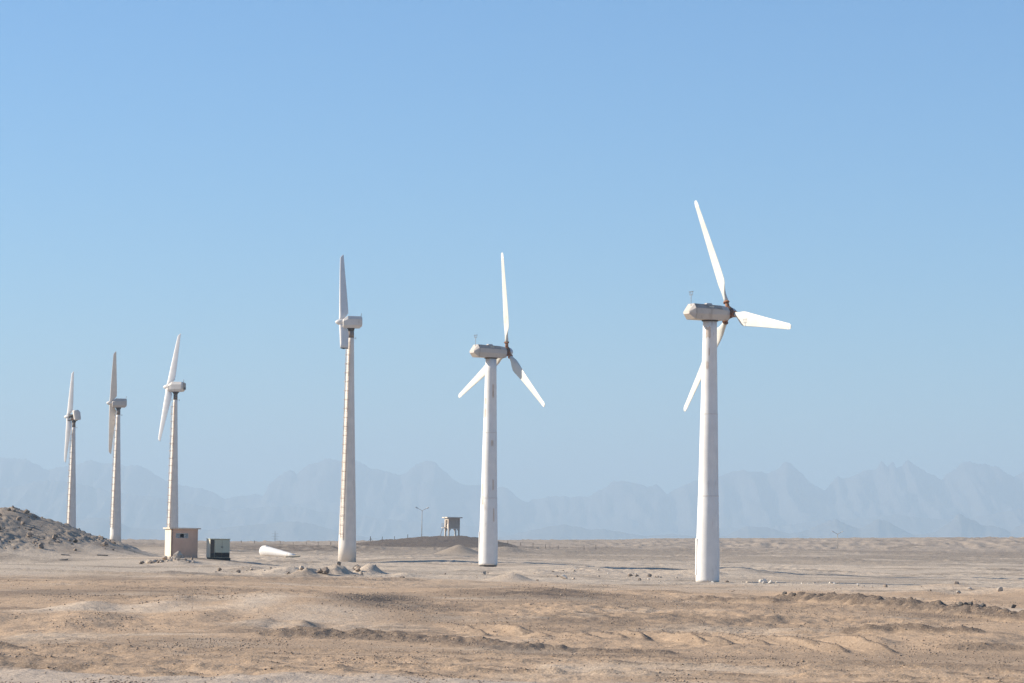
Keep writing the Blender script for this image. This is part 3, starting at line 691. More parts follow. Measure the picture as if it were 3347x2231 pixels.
def two_blade_turbine(loc, yaw, az, tower_h, base_r, label, broken=False, cover_off=False, lean=0.0, ladder_deg=238, peg=True, rear_box=False, tone='nacelle_cream', rs=1.0):
    t = empty('wind_turbine', loc, R(yaw))
    tag(t, label, 'wind turbine', 'two-bladed wind turbines')
    W = MATS; zt = tower_h
    rad_at = lambda z: np.interp(z / zt, [0, .10, .22, .38, .60, .80, .95, 1], np.array([1, .955, .87, .745, .575, .435, .345, .325]) * base_r)
    zs = np.linspace(0, zt, 14)
    tw = MB().lathe([(rad_at(z), z) for z in zs], 40).build('tower', W['tower_cream'], t)
    MB().lathe([(base_r * .96, -.3), (base_r * .96, .02)], 32).build('foundation_ring', W['dark_steel'], t)
    # caged ladder on the side turned towards the sun
    la = R(ladder_deg - yaw)
    ux, uy = math.cos(la), math.sin(la); vx, vy = -uy, ux
    z0, z1 = 3.1, zt - 1.6
    P = lambda z, out, side: (ux * (rad_at(z) + out) + vx * side, uy * (rad_at(z) + out) + vy * side, z)
    lad = MB(); nz = 12
    for sd in (-.24, .24):
        lad.path([P(z, .17, sd) for z in np.linspace(z0, z1, nz)], .035, 6)
    z = z0 + .2
    while z < z1:
        lad.tube(P(z, .17, -.24), P(z, .17, .24), .016, n=5); z += .3
    for z in np.linspace(z0 + .3, z1 - .3, 10):
        for sd in (-.24, .24): lad.tube(P(z, -.02, sd), P(z, .17, sd), .02, n=5)
    lo = lad.build('ladder', W['ladder_paint'], tw)
    z = z0 + .6
    while z < z1:
        hp = MB()
        hp.path([P(z, .17 + .52 * math.sin(q * math.pi / 6), -.33 * math.cos(q * math.pi / 6)) for q in range(7)], .032, 5)
        hp.build('cage_hoop', W['ladder_paint'], lo)
        z += 1.2
    st = MB()
    st.path([P(z, .69, 0) for z in np.linspace(z0 + .6, z - 1.2, nz)], .022, 5)
    st.build('cage_strap', W['ladder_paint'], lo)
    # dark neck and yaw gear
    MB().lathe([(rad_at(zt - 1.25) + .012, zt - 1.25), (rad_at(zt) + .012, zt - .30)], 28).build('neck_sleeve', W['neck_brown'], t)
    MB().lathe([(rad_at(zt) + .014, zt - .32), (.44, zt - .16), (.47, zt), (.50, zt + .16)], 28).build('yaw_gear', W['dark_steel'], t)
    for sgn in (-1, 1):
        pg = MB()
        a = R(0 - yaw) if sgn > 0 else R(180 - yaw)
        d = Vector((math.cos(a), math.sin(a), 0))
        pg.tube(d * .2 + Vector((0, 0, zt - 1.3)), d * .72 + Vector((0, 0, zt - 1.3)), .025, n=6)
        pg.tube(d * .66 + Vector((0, 0, zt - 1.42)), d * .66 + Vector((0, 0, zt - 1.16)), .03, n=6)
        pg.build('step_bracket', W['mast_metal'], tw)
    hz, hx = zt + .84, 1.36
    def sec(x, zl, zh, wb, wm, wt, zb=.24, zc=.72):
        half = [(wb, zl), (wm, zl + (zh - zl) * zb), (wm, zl + (zh - zl) * zc), (wt, zh)]
        return [Vector((x, -w, z)) for w, z in half] + [Vector((x, w, z)) for w, z in half[::-1]]
    shell = MB().loft([sec(1.30, .08, 1.12, .45, .62, .44), sec(1.18, .0, 1.25, .52, .72, .50), sec(.62, .0, 1.64, .56, .78, .54), sec(-1.05, .04, 1.62, .56, .78, .54), sec(-1.32, .30, 1.50, .50, .70, .46)])
    if not cover_off:
        nac = shell.build('nacelle', W[tone], t, bevel=.03)
        nac.location = (-.12, 0, zt + .04)
        MB().box(1.17, 1.215, -.735, .735, .18, .98).build('front_collar', W['nacelle_shell'], nac, bevel=.01)
        MB().tube((-1.18, .0, 1.45), (-1.26, 0, 2.12), .055, .02, 6).build('lightning_rod', W['mast_metal'], nac)
        MB().box(-.30, .62, -.55, .55, -.12, .01).build('bed_plate', W['dark_steel'], nac)
        if rear_box:
            MB().box(-1.46, -1.20, -.50, .50, .36, 1.42).build('rear_door', W['lamp_metal'], nac, bevel=.02)
            MB().box(-1.50, -1.455, -.40, .40, .42, .70).build('rear_vent', W['dark_steel'], nac)
    else:
        nac = MB().box(-.62, 1.2, -.42, .42, .02, .16).build('nacelle_bed', W['dark_steel'], t, bevel=.02)
        nac.location = (0, 0, zt + .04)
        MB().lathe([(.30, -.4), (.36, -.34), (.36, .55), (.26, .62)], 18, Matrix.Translation((.45, 0, .95)) @ AX['x']).build('generator', W['dark_steel'], nac)
        MB().box(-.35, .5, -.34, .34, .16, .56).build('gearbox', W['dark_hub'], nac, bevel=.04)
        MB().lathe([(.16, .6), (.20, 1.6)], 14, Matrix.Translation((0, 0, .80)) @ AX['x']).build('main_shaft', W['rust_steel'], nac)
        MB().box(.55, 1.15, -.50, -.46, .20, .50).build('side_plate', W['nacelle_cream'], nac)
        cov = shell.build('nacelle_cover', W['nacelle_cream'], t, bevel=.03)
        cov.matrix_local = (Matrix.Translation((-.78, .05, zt + .16)) @ Matrix.Rotation(R(38), 4, 'Z') @ Matrix.Rotation(R(-82), 4, 'Y')
                            @ Matrix.Diagonal((.78, .95, .82, 1)) @ Matrix.Translation((1.35, 0, -.8)))
        MB().tube((1.0, -.3, .0), (.62, -.35, -.62), .03, .02, 6).build('hanging_strip', W['dark_steel'], nac)
    MB().lathe([(.36, -.34), (.40, -.22), (.40, .16), (.345, .40), (.24, .62), (.12, .75), (.015, .80)], 28, Matrix.Translation((hx, 0, hz)) @ AX['x']).build('spinner', W['blade_cream'], t)
    for k in range(2):
        a = R(az + 180 * k); c = R(1.5)
        rad = Vector((-math.sin(c), math.sin(a) * math.cos(c), math.cos(a) * math.cos(c)))
        chord = (Vector((-1, 0, 0)) - rad * rad.dot(Vector((-1, 0, 0)))).normalized()
        st, cut = [(q[0] * rs, *q[1:]) for q in TWO], None
        if broken and k == 1:
            st = [s for s in TWO if s[0] <= 3.2] + [(3.78, .28, .80, .24, 0, 1)]
            cut = lambda cc: .06 * math.sin(cc * 9) + .05 * cc
        b = MB().loft(blade_mesh(st, rad, chord, cut), smooth=True).build('broken_blade' if cut else 'blade', W['blade_cream'], t)
        b.location = (hx, 0, hz)
        if cut:
            b['label'] = 'blade snapped off short with a ragged end'
            rg = blade_mesh([(3.77, .285, .805, .245, 0, 1), (3.84, .285, .805, .245, 0, 1)], rad, chord, cut)
            MB().loft(rg, (False, True), False).build('torn_end', W['dark_steel'], b)
    return t

three_blade_turbine(T6, 28.2, -20.4, 25.0, 'tall white three-bladed turbine with one blade pointing right, beside pale stones', .06, [(252, 23.3, .5, 1.0), (250, 20.3, .25, .7), (262, 21.6, .12, .7)])
three_blade_turbine(T5, 30.2, 4.9, 25.0, 'white three-bladed turbine with brown flaked patches on its tower, upper blade upright', .24,
                    [(216, 19.4, .28, .8), (214, 17.8, .35, 1.1), (210, 8.6, .28, 1.3), (217, 7.4, .36, 1.1), (203, 3.4, .18, 2.4), (300, 9.2, .22, 1.2), (305, 5.4, .2, 1.6), (290, 14.4, .3, .7), (296, 20.2, .25, 1.6)])
two_blade_turbine(T4, 189, -19, 31.3, 1.22, 'two-bladed turbine with its lower blade snapped off short, behind the rubble heaps', broken=True)
two_blade_turbine(T3, 166, -25, 25.3, .98, 'cream two-bladed turbine rising behind the small hut', rear_box=True)
two_blade_turbine(T2, 191, 25, 24.6, 1.03, 'grey two-bladed turbine standing at the end of the rocky mound', tone='nacelle_shell')
two_blade_turbine(T1, 162, -8, 24.4, 1.0, 'cream two-bladed turbine with its nacelle cover torn off, behind the rocky mound', cover_off=True, rs=.93)

# ------------------------------------------------------------------ hut and kiosk
def hut():
    t = empty('hut', HUT, R(21))
    tag(t, 'small tan rendered hut with flat roof slab and broken louvre window', 'hut')
    w, d, h = 1.45, 1.25, 2.95
    W = MATS
    fr = MB()      # front wall with an opening
    ox0, ox1, oz0, oz1 = -.95, .42, 2.00, 2.52
    for (a, b, c, e) in ((-w, ox0, -.3, h), (ox1, w, -.3, h), (ox0, ox1, -.3, oz0), (ox0, ox1, oz1, h)):
        fr.box(a, b, -d, -d + .2, c, e)
    wall = fr.build('front_wall', W['hut_render'], t)
    MB().box(-w - .003, -w + .2, -d + .0, d, -.3, h - .003).build('side_wall', W['hut_lit_side'], t)
    MB().box(w - .2, w + .003, -d + .2, d, -.3, h - .003).build('side_wall', W['hut_render'], t)
    MB().box(-w + .2, w - .2, d - .2, d, -.3, h - .004).build('back_wall', W['hut_render'], t)
    MB().box(-w - .20, w + .26, -d - .18, d + .2, h, h + .14).build('roof_slab', W['concrete_pale'], t, bevel=.015)
    win = MB()
    win.box(ox0, ox1, -d + .02, -d + .08, oz0, oz0 + .05).box(ox0, ox1, -d + .02, -d + .08, oz1 - .05, oz1)
    for x in (ox0, ox0 + .42, ox0 + .90, ox1 - .05): win.box(x, x + .05, -d + .018, -d + .082, oz0 + .05, oz1 - .05)
    wo_ = win.build('window_frame', W['louvre_grey'], t)
    for (xa, xb) in ((ox0 + .05, ox0 + .42), (ox0 + .95, ox1 - .05)):
        for q in range(6):
            M = Matrix.Translation(((xa + xb) / 2, -d + .055, oz0 + .09 + q * .07)) @ Matrix.Rotation(R(35), 4, 'X')
            MB().box(-(xb - xa) / 2, (xb - xa) / 2, -.035, .035, -.004, .004, M).build('louvre_slat', W['louvre_grey'], wo_)
        MB().box(xa, xb, -d + .10, -d + .11, oz0 + .05, oz1 - .05).build('insect_screen', W['louvre_grey'], wo_)
    MB().box(-w + .2, w - .2, -d + .2, d - .2, -.2, .02).build('floor', W['matt_black'], t)
    return t
hut()

def kiosk():
    t = empty('transformer_kiosk', KIOSK, R(25))
    tag(t, 'grey-green steel transformer kiosk with black lower doors', 'kiosk')
    W = MATS; w, d, h = 1.08, .62, 2.06
    MB().box(-w, w, -d + .05, d, .12, h).build('body', W['kiosk_paint'], t, bevel=.02)
    MB().box(-w - .02, -w + .0, -d + .06, d - .02, .14, h - .03).build('lit_side_panel', W['kiosk_pale'], t)  # paler sheet paints the sunlight on the left side
    MB().box(-w - .06, w + .05, -d - .05, d + .05, h, h + .06).build('roof', W['kiosk_paint'], t, bevel=.015)
    MB().box(-w + .04, w + .12, -d + .1, d - .05, -.4, .12).build('plinth', W['matt_black'], t)
    MB().box(-w + .02, -w + .42, -d + .0, -d + .05, .14, h - .06).build('side_post', W['dark_steel'], t)
    MB().box(-w + .02, -w + .42, -d - .012, -d, .14, .60).build('black_foot', W['matt_black'], t)
    for k, (x0, x1) in enumerate(((-w + .48, -w + 1.27), (-w + 1.29, w - .04))):
        dr = MB().box(x0, x1, -d + .0, -d + .05, .66, h - .08).build('door', W['kiosk_paint'], t, bevel=.008)
        MB().box(x0 + (.70 if k == 0 else .04), x0 + (.74 if k == 0 else .08), -d - .03, -d, 1.15, 1.32).build('handle', W['dark_steel'], dr)
        MB().box(x0, x1, -d + .02, -d + .05, .16, .655).build('black_panel', W['matt_black'], t)  # plain black panel below each door
    return t
kiosk()

# ------------------------------------------------------------------ fallen tower piece, boards
def fallen():
    t = empty('fallen_tower_tip', FALLEN, R(-38))
    tag(t, 'white tapering tower tip lying on its side, open end to the right', 'tower piece')
    Mx = Matrix.Translation((-3.1, 0, .74)) @ Matrix.Rotation(R(90 + 5.6), 4, 'Y')
    MB().lathe([(.0, -.10), (.45, -.08), (.68, 0), (.76, .12), (.79, .30), (.75, .9), (.54, 3.0), (.31, 5.2), (.20, 6.3), (.17, 6.3), (.27, 5.2), (.36, 4.0), (.02, 3.9)], 36, Mx, (False, False)).build('shell', MATS['tower_white'], t)
    MB().lathe([(.22, 5.6), (.02, 5.58)], 24, Mx, (False, False)).build('bore_shade', MATS['matt_black'], t)  # black disc paints the shade inside the open end
    MB().lathe([(.20, -.02), (.24, .12), (.0, .16)], 14, Matrix.Translation((-2.35, -.05, 1.38)), (True, False)).build('lifting_lug', MATS['nacelle_cream'], t)
    return t
fallen()

def board(x, y, L, w, th, rz, mat, label, name='board', tilt=0):
    o = MB().box(-L / 2, L / 2, -w / 2, w / 2, -th / 2, th / 2)
    o.add([(L / 2, -w / 2, -th / 2), (L / 2 + .12, -w * .1, -th / 2), (L / 2, w / 2, -th / 2), (L / 2, -w / 2, th / 2), (L / 2 + .12, -w * .1, th / 2), (L / 2, w / 2, th / 2)], [[0, 1, 2], [5, 4, 3], [0, 3, 4, 1], [1, 4, 5, 2]])
    o = o.build(name, MATS[mat])
    o.location = (x, y, gz(x, y) + th * .5 + .02); o.rotation_euler = (R(8), R(tilt), rz)
    tag(o, label, 'board')
    return o
board(-30.0, 414.5, 2.0, .5, .22, R(12), 'bleached_wood', 'pale bleached beam lying off the open end of the fallen tower tip', 'beam', -4)
board(-46.2, 311.5, .75, .35, .07, R(5), 'board_grey', 'short grey board nearest the foot of the rocky mound', tilt=4)
board(-45.4, 305.5, .72, .4, .10, R(-8), 'board_grey', 'thick grey board with one raised end on the sand flat', tilt=-5)
board(-42.6, 313.5, 1.05, .35, .08, R(3), 'board_grey', 'long thin grey board on the sand flat towards the hut', tilt=2)

# ------------------------------------------------------------------ guard post, lamps, fence, pylons
def guard_post():
    t = empty('guard_post', GUARDPOST, R(20))
    tag(t, 'raised concrete guard post on legs on top of the dark hill', 'guard post')
    W = MATS; a = 1.42; z0, z1 = 2.0, 4.85
    for sx in (-1, 1):
        for sy in (-1, 1):
            lg = MB().box(sx * a - .19, sx * a + .19, sy * a - .19, sy * a + .19, -.6, z0 - .02)
            lg.build('leg', W['concrete_pale'], t)
    for sy in (-1, 1):      # haunches under the beams
        mb = MB()
        for sx in (-1, 1):
            x0 = sx * (a - .19); x1 = sx * (a - .60)
            mb.add([(x0, sy * a - .17, z0 - .6), (x0, sy * a - .17, z0 - .02), (x1, sy * a - .17, z0 - .02), (x0, sy * a + .17, z0 - .6), (x0, sy * a + .17, z0 - .02), (x1, sy * a + .17, z0 - .02)], [[0, 1, 2], [5, 4, 3], [0, 3, 4, 1], [1, 4, 5, 2], [2, 5, 3, 0]])
        mb.build('haunch', W['concrete_brown'], t)
    MB().box(.28, .62, -a - .15, -a + .15, -.6, z0 - .02).build('leg', W['concrete_pale'], t)
    MB().box(-a - .2, a + .2, -a - .2, a + .2, z0, z0 + .2).build('floor_slab', W['concrete_pale'], t)
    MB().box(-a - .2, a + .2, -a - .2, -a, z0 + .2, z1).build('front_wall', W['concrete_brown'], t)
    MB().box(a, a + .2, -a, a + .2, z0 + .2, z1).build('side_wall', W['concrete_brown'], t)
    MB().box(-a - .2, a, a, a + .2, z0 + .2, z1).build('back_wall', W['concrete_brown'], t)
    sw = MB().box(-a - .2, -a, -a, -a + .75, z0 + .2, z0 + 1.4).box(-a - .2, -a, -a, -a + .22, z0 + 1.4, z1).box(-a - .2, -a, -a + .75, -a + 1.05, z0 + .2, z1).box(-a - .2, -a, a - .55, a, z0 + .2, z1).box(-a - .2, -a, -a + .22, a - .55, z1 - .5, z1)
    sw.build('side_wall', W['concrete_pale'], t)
    MB().box(-a - .75, a + .75, -a - .75, a + .75, z1, z1 + .32).build('roof_slab', W['concrete_pale'], t, bevel=.03)
    MB().box(-a - 1.1, -a - .2, -.4, a + .1, z0 + .2, z0 + .42).build('balcony', W['concrete_pale'], t)
    rl = MB()
    for y in (-.35, .3, .95, 1.45): rl.tube((-a - 1.05, y, z0 + .42), (-a - 1.05, y, z0 + 1.5), .035, n=6)
    rl.tube((-a - 1.05, -.35, z0 + 1.5), (-a - 1.05, 1.45, z0 + 1.5), .035, n=6); rl.tube((-a - 1.05, -.35, z0 + 1.0), (-a - 1.05, 1.45, z0 + 1.0), .03, n=6)
    rl.build('railing', W['mast_metal'], t)
    ld = MB()
    A0, A1 = Vector((-a - 2.0, .1, -.25)), Vector((-a - 1.1, .1, z0 + .42))
    for y in (-.25, .25): ld.tube(A0 + Vector((0, y, 0)), A1 + Vector((0, y, 0)), .045, n=6)
    for q in range(1, 9):
        p = A0.lerp(A1, q / 9); ld.tube(p + Vector((0, -.25, 0)), p + Vector((0, .25, 0)), .025, n=5)
    ld.build('ladder', W['mast_metal'], t)
    return t
guard_post()

def street_lamp(loc, h, arm, label, rz=0, th=1.0):
    t = empty('street_lamp', loc, R(rz))
    tag(t, label, 'street lamp', 'double-armed street lamps')
    W = MATS
    MB().tube((0, 0, -.5), (0, 0, h - .02), .10 * th, .07 * th, 10).build('pole', W['lamp_metal'], t)
    for s in (-1, 1):
        ar = MB().path([(0, 0, h - .08), (s * arm * .2, 0, h + .12), (s * arm, 0, h + .62)], .05 * th, 8).build('arm', W['lamp_metal'], t)
        p = Vector((s * arm, 0, h + .62)); d = Vector((s * .86, 0, .42)).normalized()
        hd = MB()
        up = Vector((-d.z * s, 0, abs(d.x))).normalized()
        rings = []
        for q, (k, wd, ht) in enumerate(((-.12, .07, .06), (.15, .16, .13), (.55, .20, .17), (.72, .16, .10))):
            c = p + d * k
            rings.append([c + Vector((0, wd * math.cos(u), 0)) + up * (ht * math.sin(u)) for u in [2 * math.pi * i / 8 for i in range(8)]])
        hd.loft(rings); hd.build('lamp_head', W['lamp_head'], ar)
    return t
street_lamp((LAMP1[0], LAMP1[1], gz(*LAMP1[:2])), 7.0, 1.15, 'double-armed street lamp on the dark hill beside the guard post')
street_lamp((LAMP2[0], LAMP2[1], gz(*LAMP2[:2])), 6.4, 1.25, 'thin double-armed street lamp standing alone in front of the gullied scarp', 6, 1.5)

fp = None
for (x, y, h, braced) in [(-71.5, 799, 1.45, 0), (-68.1, 800, 1.5, 0), (-61.2, 800, 1.4, 0), (-57.7, 800, 1.35, 0), (-54.3, 801, 1.2, 0), (-51.0, 800, 1.5, 0), (-47.7, 800, 1.45, 0), (-37.3, 806, 1.9, 1), (-34.2, 806, 1.2, 0), (-30.9, 806, 1.0, 0), (-27.4, 807, 1.25, 0),
                         (-.4, 803, 1.0, 0), (3.1, 803, .9, 0), (6.4, 802, 1.1, 0), (9.7, 800, 1.3, 0), (13.1, 800, 1.2, 0), (20.0, 800, 1.0, 0), (23.2, 800, 1.3, 0)]:
    z = gz(x, y)
    ln = Vector((rng.uniform(-.05, .05), 0, 1)) * h
    if braced:
        o = empty('fence_post', (x, y, z))
        MB().tube((0, 0, -.4), ln, .10, .085, 7).build('post', MATS['post_wood'], o)
        for s in (-1, 1): MB().tube((s * 1.2, s * .1, -.1), (0, 0, h * .72), .05, n=6).build('brace', MATS['post_wood'], o)
        tag(o, 'braced dark corner fence post on the left shoulder of the hill', 'fence post', 'fence posts on the far line')
    else:
        mb = MB().tube((0, 0, -.4), ln, .085, .07, 7)
        mb.tube(ln * .92 - Vector((.12, 0, 0)), ln * .95 + Vector((.12, 0, 0)), .03, n=5)
        o = mb.build('fence_post', MATS['post_wood'])
        o.location = (x, y, z); o.rotation_euler = (0, 0, rng.uniform(0, 3))
        lab = ('stubby ' if h < 1.3 else 'tall ') + 'dark fence post on the flat behind the fallen tower tip' if x < -45 else (('stubby ' if h < 1.1 else 'tall ') + 'dark fence post on the crest left of the street lamp' if x < -20 else ('stubby ' if h < 1.15 else 'tall ') + 'dark fence post on the plain to the right of the guard hill')
        tag(o, lab, 'fence post', 'fence posts on the far line')

def pylon(x, y, h, label):
    z = gz(x, y)
    t = empty('power_pylon', (x, y, z), R(8))
    tag(t, label, 'pylon', 'far power pylons')
    b, q = 3.2, .75
    wd = lambda s: b + (q - b) * min(1, s / .72) if s < .72 else q
    mb = MB()
    lv = [0, .14, .27, .39, .50, .60, .68, .76, .84, .92, 1.0]
    for sx in (-1, 1):
        for sy in (-1, 1):
            for a, c in zip(lv[:-1], lv[1:]):
                mb.tube((sx * wd(a), sy * wd(a), a * h), (sx * wd(c) * (1 if c < 1 else .1), sy * wd(c) * (1 if c < 1 else .1), c * h), .17, n=4)
    for a, c in zip(lv[:-2], lv[1:-1]):
        for s in (-1, 1):
            for (p, r_) in ((1, -1), (-1, 1)):
                mb.tube((p * wd(a), s * wd(a), a * h), (r_ * wd(c), s * wd(c), c * h), .11, n=4)
                mb.tube((s * wd(a), p * wd(a), a * h), (s * wd(c), r_ * wd(c), c * h), .11, n=4)
    mb.build('lattice', MATS['pylon_steel'], t)
    for s_ in (.70, .80, .90):
        L = 4.2 if s_ != .8 else 5.0
        ca = MB()
        for sg in (-1, 1):
            ca.tube((0, -.5, s_ * h), (sg * L, 0, s_ * h + .2), .13, n=4); ca.tube((0, .5, s_ * h), (sg * L, 0, s_ * h + .2), .13, n=4); ca.tube((0, 0, s_ * h + 1.4), (sg * L, 0, s_ * h + .2), .12, n=4)
        ca.build('cross_arm', MATS['pylon_steel'], t)
pylon(-313, 4000, 36, 'hazy lattice power pylon on the skyline behind the fallen tower tip')
pylon(37, 6600, 42, 'faint lattice power pylon on the skyline right of the guard hill')

# ------------------------------------------------------------------ rocks
def rock_mesh(seed):
    r = random.Random(seed)
    bm = bmesh.new()
    for i in range(15):
        v = Vector((r.gauss(0, 1), r.gauss(0, 1), r.gauss(0, 1))).normalized() * r.uniform(.75, 1.0)
        bm.verts.new((v.x * .5, v.y * .42, v.z * .36))
    bmesh.ops.convex_hull(bm, input=bm.verts)
    for v in [v for v in bm.verts if not v.link_faces]: bm.verts.remove(v)
    me = bpy.data.meshes.new('rock'); bm.to_mesh(me); bm.free()
    return me
ROCKS = {}
for mat in ('rock_brown', 'rock_pale', 'rock_white', 'rock_dark'):
    ROCKS[mat] = []
    for s in range(7):
        me = rock_mesh(s * 13 + 5); me.materials.append(MATS[mat]); ROCKS[mat].append(me)

TONE = {'rock_brown': 'brown', 'rock_pale': 'pale', 'rock_white': 'whitish', 'rock_dark': 'dark grey'}
def put_rock(x, y, size, mats, label, group, flat=1.0, sink=.22):
    mat = rng.choice(mats)
    me = rng.choice(ROCKS[mat])
    o = bpy.data.objects.new('rock', me); col.objects.link(o)
    sc = (size * rng.uniform(.8, 1.25), size * rng.uniform(.8, 1.2), size * rng.uniform(.75, 1.2) * flat)
    o.scale = sc
    o.rotation_euler = (rng.uniform(-.35, .35), rng.uniform(-.35, .35), rng.uniform(0, 6.28))
    o.location = (x, y, gz(x, y) + .36 * sc[2] * (1 - 2 * sink))
    big = 'large' if size > .55 else ('mid-sized' if size > .32 else 'small')
    shape = 'flat' if sc[2] < .85 * size else ('upright' if sc[2] > 1.08 * size else 'blocky')
    tag(o, label.replace('@', big + ' ' + shape + ' ' + TONE[mat]), 'rock', group)
    return o

def scatter(n, x0, x1, y0, y1, smin, smax, mats, label, group, cond=None, flat=1.0):
    k = 0; tries = 0
    while k < n and tries < n * 30:
        tries += 1
        x, y = rng.uniform(x0, x1), rng.uniform(y0, y1)
        if cond and not cond(x, y): continue
        s = smin * (smax / smin) ** (rng.random() ** 1.9)
        put_rock(x, y, s, mats, label, group, flat); k += 1

on_mound = lambda x, y: abs(y - 335) < 30 and gz(x, y) > 2.2 and rng.random() < .25 + .75 * (perlin(np.array([x / 5.0]), np.array([y / 6.0]), 99)[0] > -.05)
scatter(90, -60, -42, 302, 336, .3, 1.05, ['rock_brown', 'rock_brown', 'rock_dark'], '@ rock on the slope of the rocky mound', 'rocks on the rocky mound', on_mound)
put_rock(-57.3, 329, 1.7, ['rock_dark'], 'big dark boulder near the top of the rocky mound', 'rocks on the rocky mound', 1.1)
put_rock(-56.6, 318, 1.0, ['rock_brown'], 'lone mid-sized boulder low on the flank of the rocky mound', 'rocks on the rocky mound')
scatter(8, -46, -39, 318, 336, .2, .55, ['rock_brown'], '@ rock at the tail of the rocky mound', 'rocks on the rocky mound')
scatter(32, -36.4, -31.0, 296, 302, .4, 1.0, ['rock_pale', 'rock_pale', 'rock_brown'], '@ rock in the rubble in front of the hut', 'rubble in front of the hut')
put_rock(-33.0, 298.5, 1.25, ['rock_pale'], 'largest pale boulder in the rubble in front of the hut', 'rubble in front of the hut', 1.25)
scatter(12, -26.5, -20.5, 262, 284, .2, .7, ['rock_brown', 'rock_pale'], '@ rock between the hut rubble and the broken-bladed turbine', 'rubble before the broken-bladed turbine')
scatter(34, -18.5, -11.6, 250, 272, .25, 1.0, ['rock_brown', 'rock_pale', 'rock_brown'], '@ rock in the rubble heaps before the broken-bladed turbine', 'rubble before the broken-bladed turbine')
put_rock(-17.2, 297, 1.25, ['rock_brown'], 'flat-topped brown boulder before the broken-bladed turbine', 'rubble before the broken-bladed turbine')
put_rock(-15.0, 297, 1.3, ['rock_brown'], 'leaning brown boulder before the broken-bladed turbine', 'rubble before the broken-bladed turbine', 1.2)
put_rock(-13.2, 300, .8, ['rock_brown'], 'small brown boulder close to the foot of the broken-bladed turbine', 'rubble before the broken-bladed turbine')
put_rock(-8.6, 243, .8, ['rock_brown'], 'lone flat brown block on the track edge', 'rocks on the flat', .7)
scatter(16, -6.5, 3.5, 250, 300, .14, .5, ['rock_pale', 'rock_brown'], '@ stone on the flat around the brown-patched turbine', 'stones around the brown-patched turbine')
scatter(28, 4, 17, 268, 325, .2, .75, ['rock_pale', 'rock_white', 'rock_brown'], '@ stone on the flat between the two three-bladed turbines', 'stones between the three-bladed turbines')
scatter(7, 12.2, 15.4, 300, 312, .3, .9, ['rock_pale', 'rock_brown'], '@ rock in the pile left of the tall white turbine', 'stones between the three-bladed turbines')
scatter(30, 20.6, 31, 270, 282, .22, .8, ['rock_white', 'rock_white', 'rock_pale'], '@ stone right of the tall white turbine', 'stones right of the tall white turbine')
scatter(24, 30, 46, 232, 270, .2, .8, ['rock_white', 'rock_pale', 'rock_brown'], '@ stone on the sandy rise far right', 'stones on the far right rise')
put_rock(19.2, 281.9, .5, ['rock_white'], 'white block lying against the foot of the tall white turbine', 'stones right of the tall white turbine')
put_rock(20.6, 282.6, .7, ['rock_brown'], 'brown rock leaning by the foot of the tall white turbine', 'stones right of the tall white turbine')
for k, (dx, s) in enumerate([(-.78, .42), (-.48, .5), (-.15, .58), (.15, .36), (.42, .30), (.62, .46), (1.0, .3)]):
    put_rock(28.3 + dx, 182.5 + rng.uniform(-.2, .2), s, ['rock_dark'] if k not in (3, 4) else ['rock_white'], '@ block in the short row on bright sand' if k not in (3, 4) else '@ block inside the short row of dark blocks', 'short row of blocks', 1.2)
put_rock(31.0, 184, .5, ['rock_dark'], 'lone dark rock beyond the short row of blocks', 'short row of blocks')
for k in range(8):
    put_rock(rng.uniform(17.2, 21.4), rng.uniform(186, 193), rng.uniform(.14, .42), ['rock_brown', 'rock_dark'], '@ clod on the dark bank before the tall white turbine', 'clods on the dark bank')

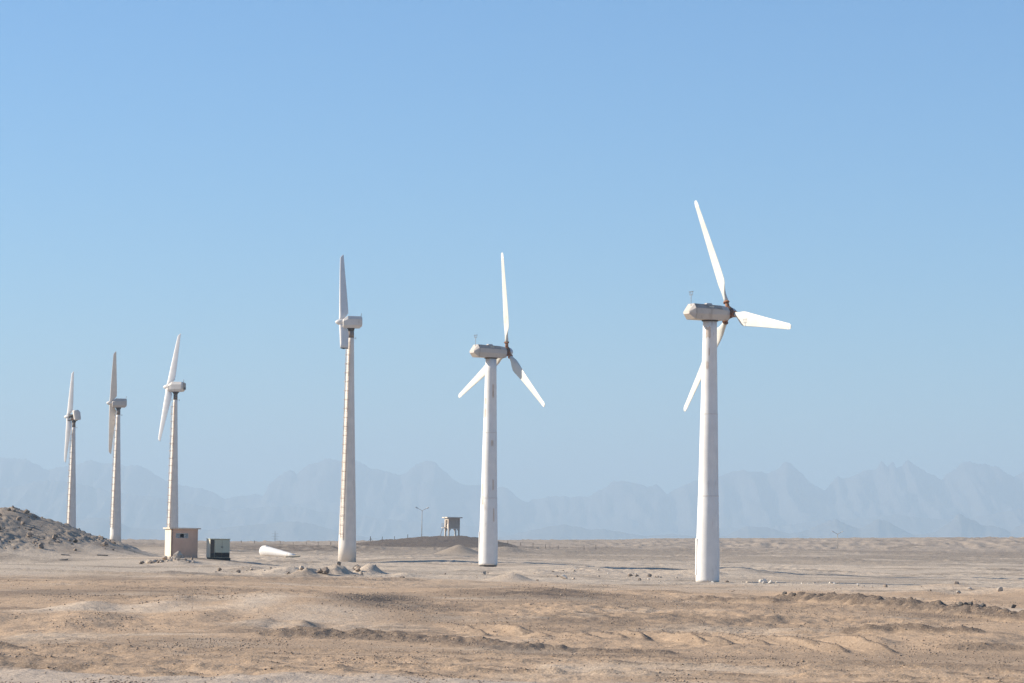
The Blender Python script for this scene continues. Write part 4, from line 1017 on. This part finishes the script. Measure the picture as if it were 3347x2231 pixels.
# countless small stones and clods on the near ground: one mesh
def pebbles():
    g = np.random.default_rng(5)
    n0 = 170000
    r = 80 + (300 - 80) * g.random(n0) ** 1.5
    a = np.radians(g.uniform(-12.5, 12.5, n0))
    X = r * np.sin(a); Y = r * np.cos(a)
    _, gr, ro = features(X, Y)
    dens = np.clip(.03 + .9 * gr + .8 * np.clip(fbm(X, Y * .5, 7, 201, 3) * 1.9 - .35, 0, 1), 0, 1)
    keep = g.random(n0) < dens * np.clip(160 / r, .3, 1)
    X, Y, r = X[keep][:26000], Y[keep][:26000], r[keep][:26000]
    n = len(X)
    Z = height(X, Y)
    size = (.014 + .040 * g.random(n) ** 2.5) * np.clip(r / 120, 1, 1.3)
    base = np.array([(1, 0, .1), (-.9, .1, 0), (.1, 1, 0), (0, -1, .1), (.1, .1, .8), (0, 0, -.5)])
    ang = g.uniform(0, 6.28, n); ca, sa = np.cos(ang), np.sin(ang)
    jit = base[None] * (1 + g.uniform(-.35, .35, (n, 6, 1)))
    el = g.uniform(.6, 1.6, n)
    vx = jit[:, :, 0] * size[:, None] * el[:, None]; vy = jit[:, :, 1] * size[:, None]; vz = jit[:, :, 2] * size[:, None] * g.uniform(.4, 1.0, n)[:, None]
    V = np.stack([X[:, None] + vx * ca[:, None] - vy * sa[:, None], Y[:, None] + vx * sa[:, None] + vy * ca[:, None], Z[:, None] + vz + size[:, None] * .25], -1).reshape(-1, 3)
    tri = np.array([(0, 2, 4), (2, 1, 4), (1, 3, 4), (3, 0, 4), (2, 0, 5), (1, 2, 5), (3, 1, 5), (0, 3, 5)])
    Fc = (tri[None] + 6 * np.arange(n)[:, None, None]).reshape(-1, 3)
    me = bpy.data.meshes.new('scattered_gravel')
    me.vertices.add(len(V)); me.vertices.foreach_set('co', V.astype(np.float32).ravel())
    me.loops.add(Fc.size); me.loops.foreach_set('vertex_index', Fc.ravel().astype(np.int32))
    me.polygons.add(len(Fc)); me.polygons.foreach_set('loop_start', (np.arange(len(Fc)) * 3).astype(np.int32))
    me.update(calc_edges=True)
    me.materials.append(MATS['gravel'])
    o = bpy.data.objects.new('scattered_gravel', me); col.objects.link(o)
    tag(o, 'small brown stones and clods strewn over the near ground', 'gravel', kind='stuff')
worn('gravel', (0.42, 0.315, 0.23), (0.25, 0.19, 0.145), 0.42, 0.6, (3, 3, 3), 0.95, grain=.25, spec=.1)
pebbles()
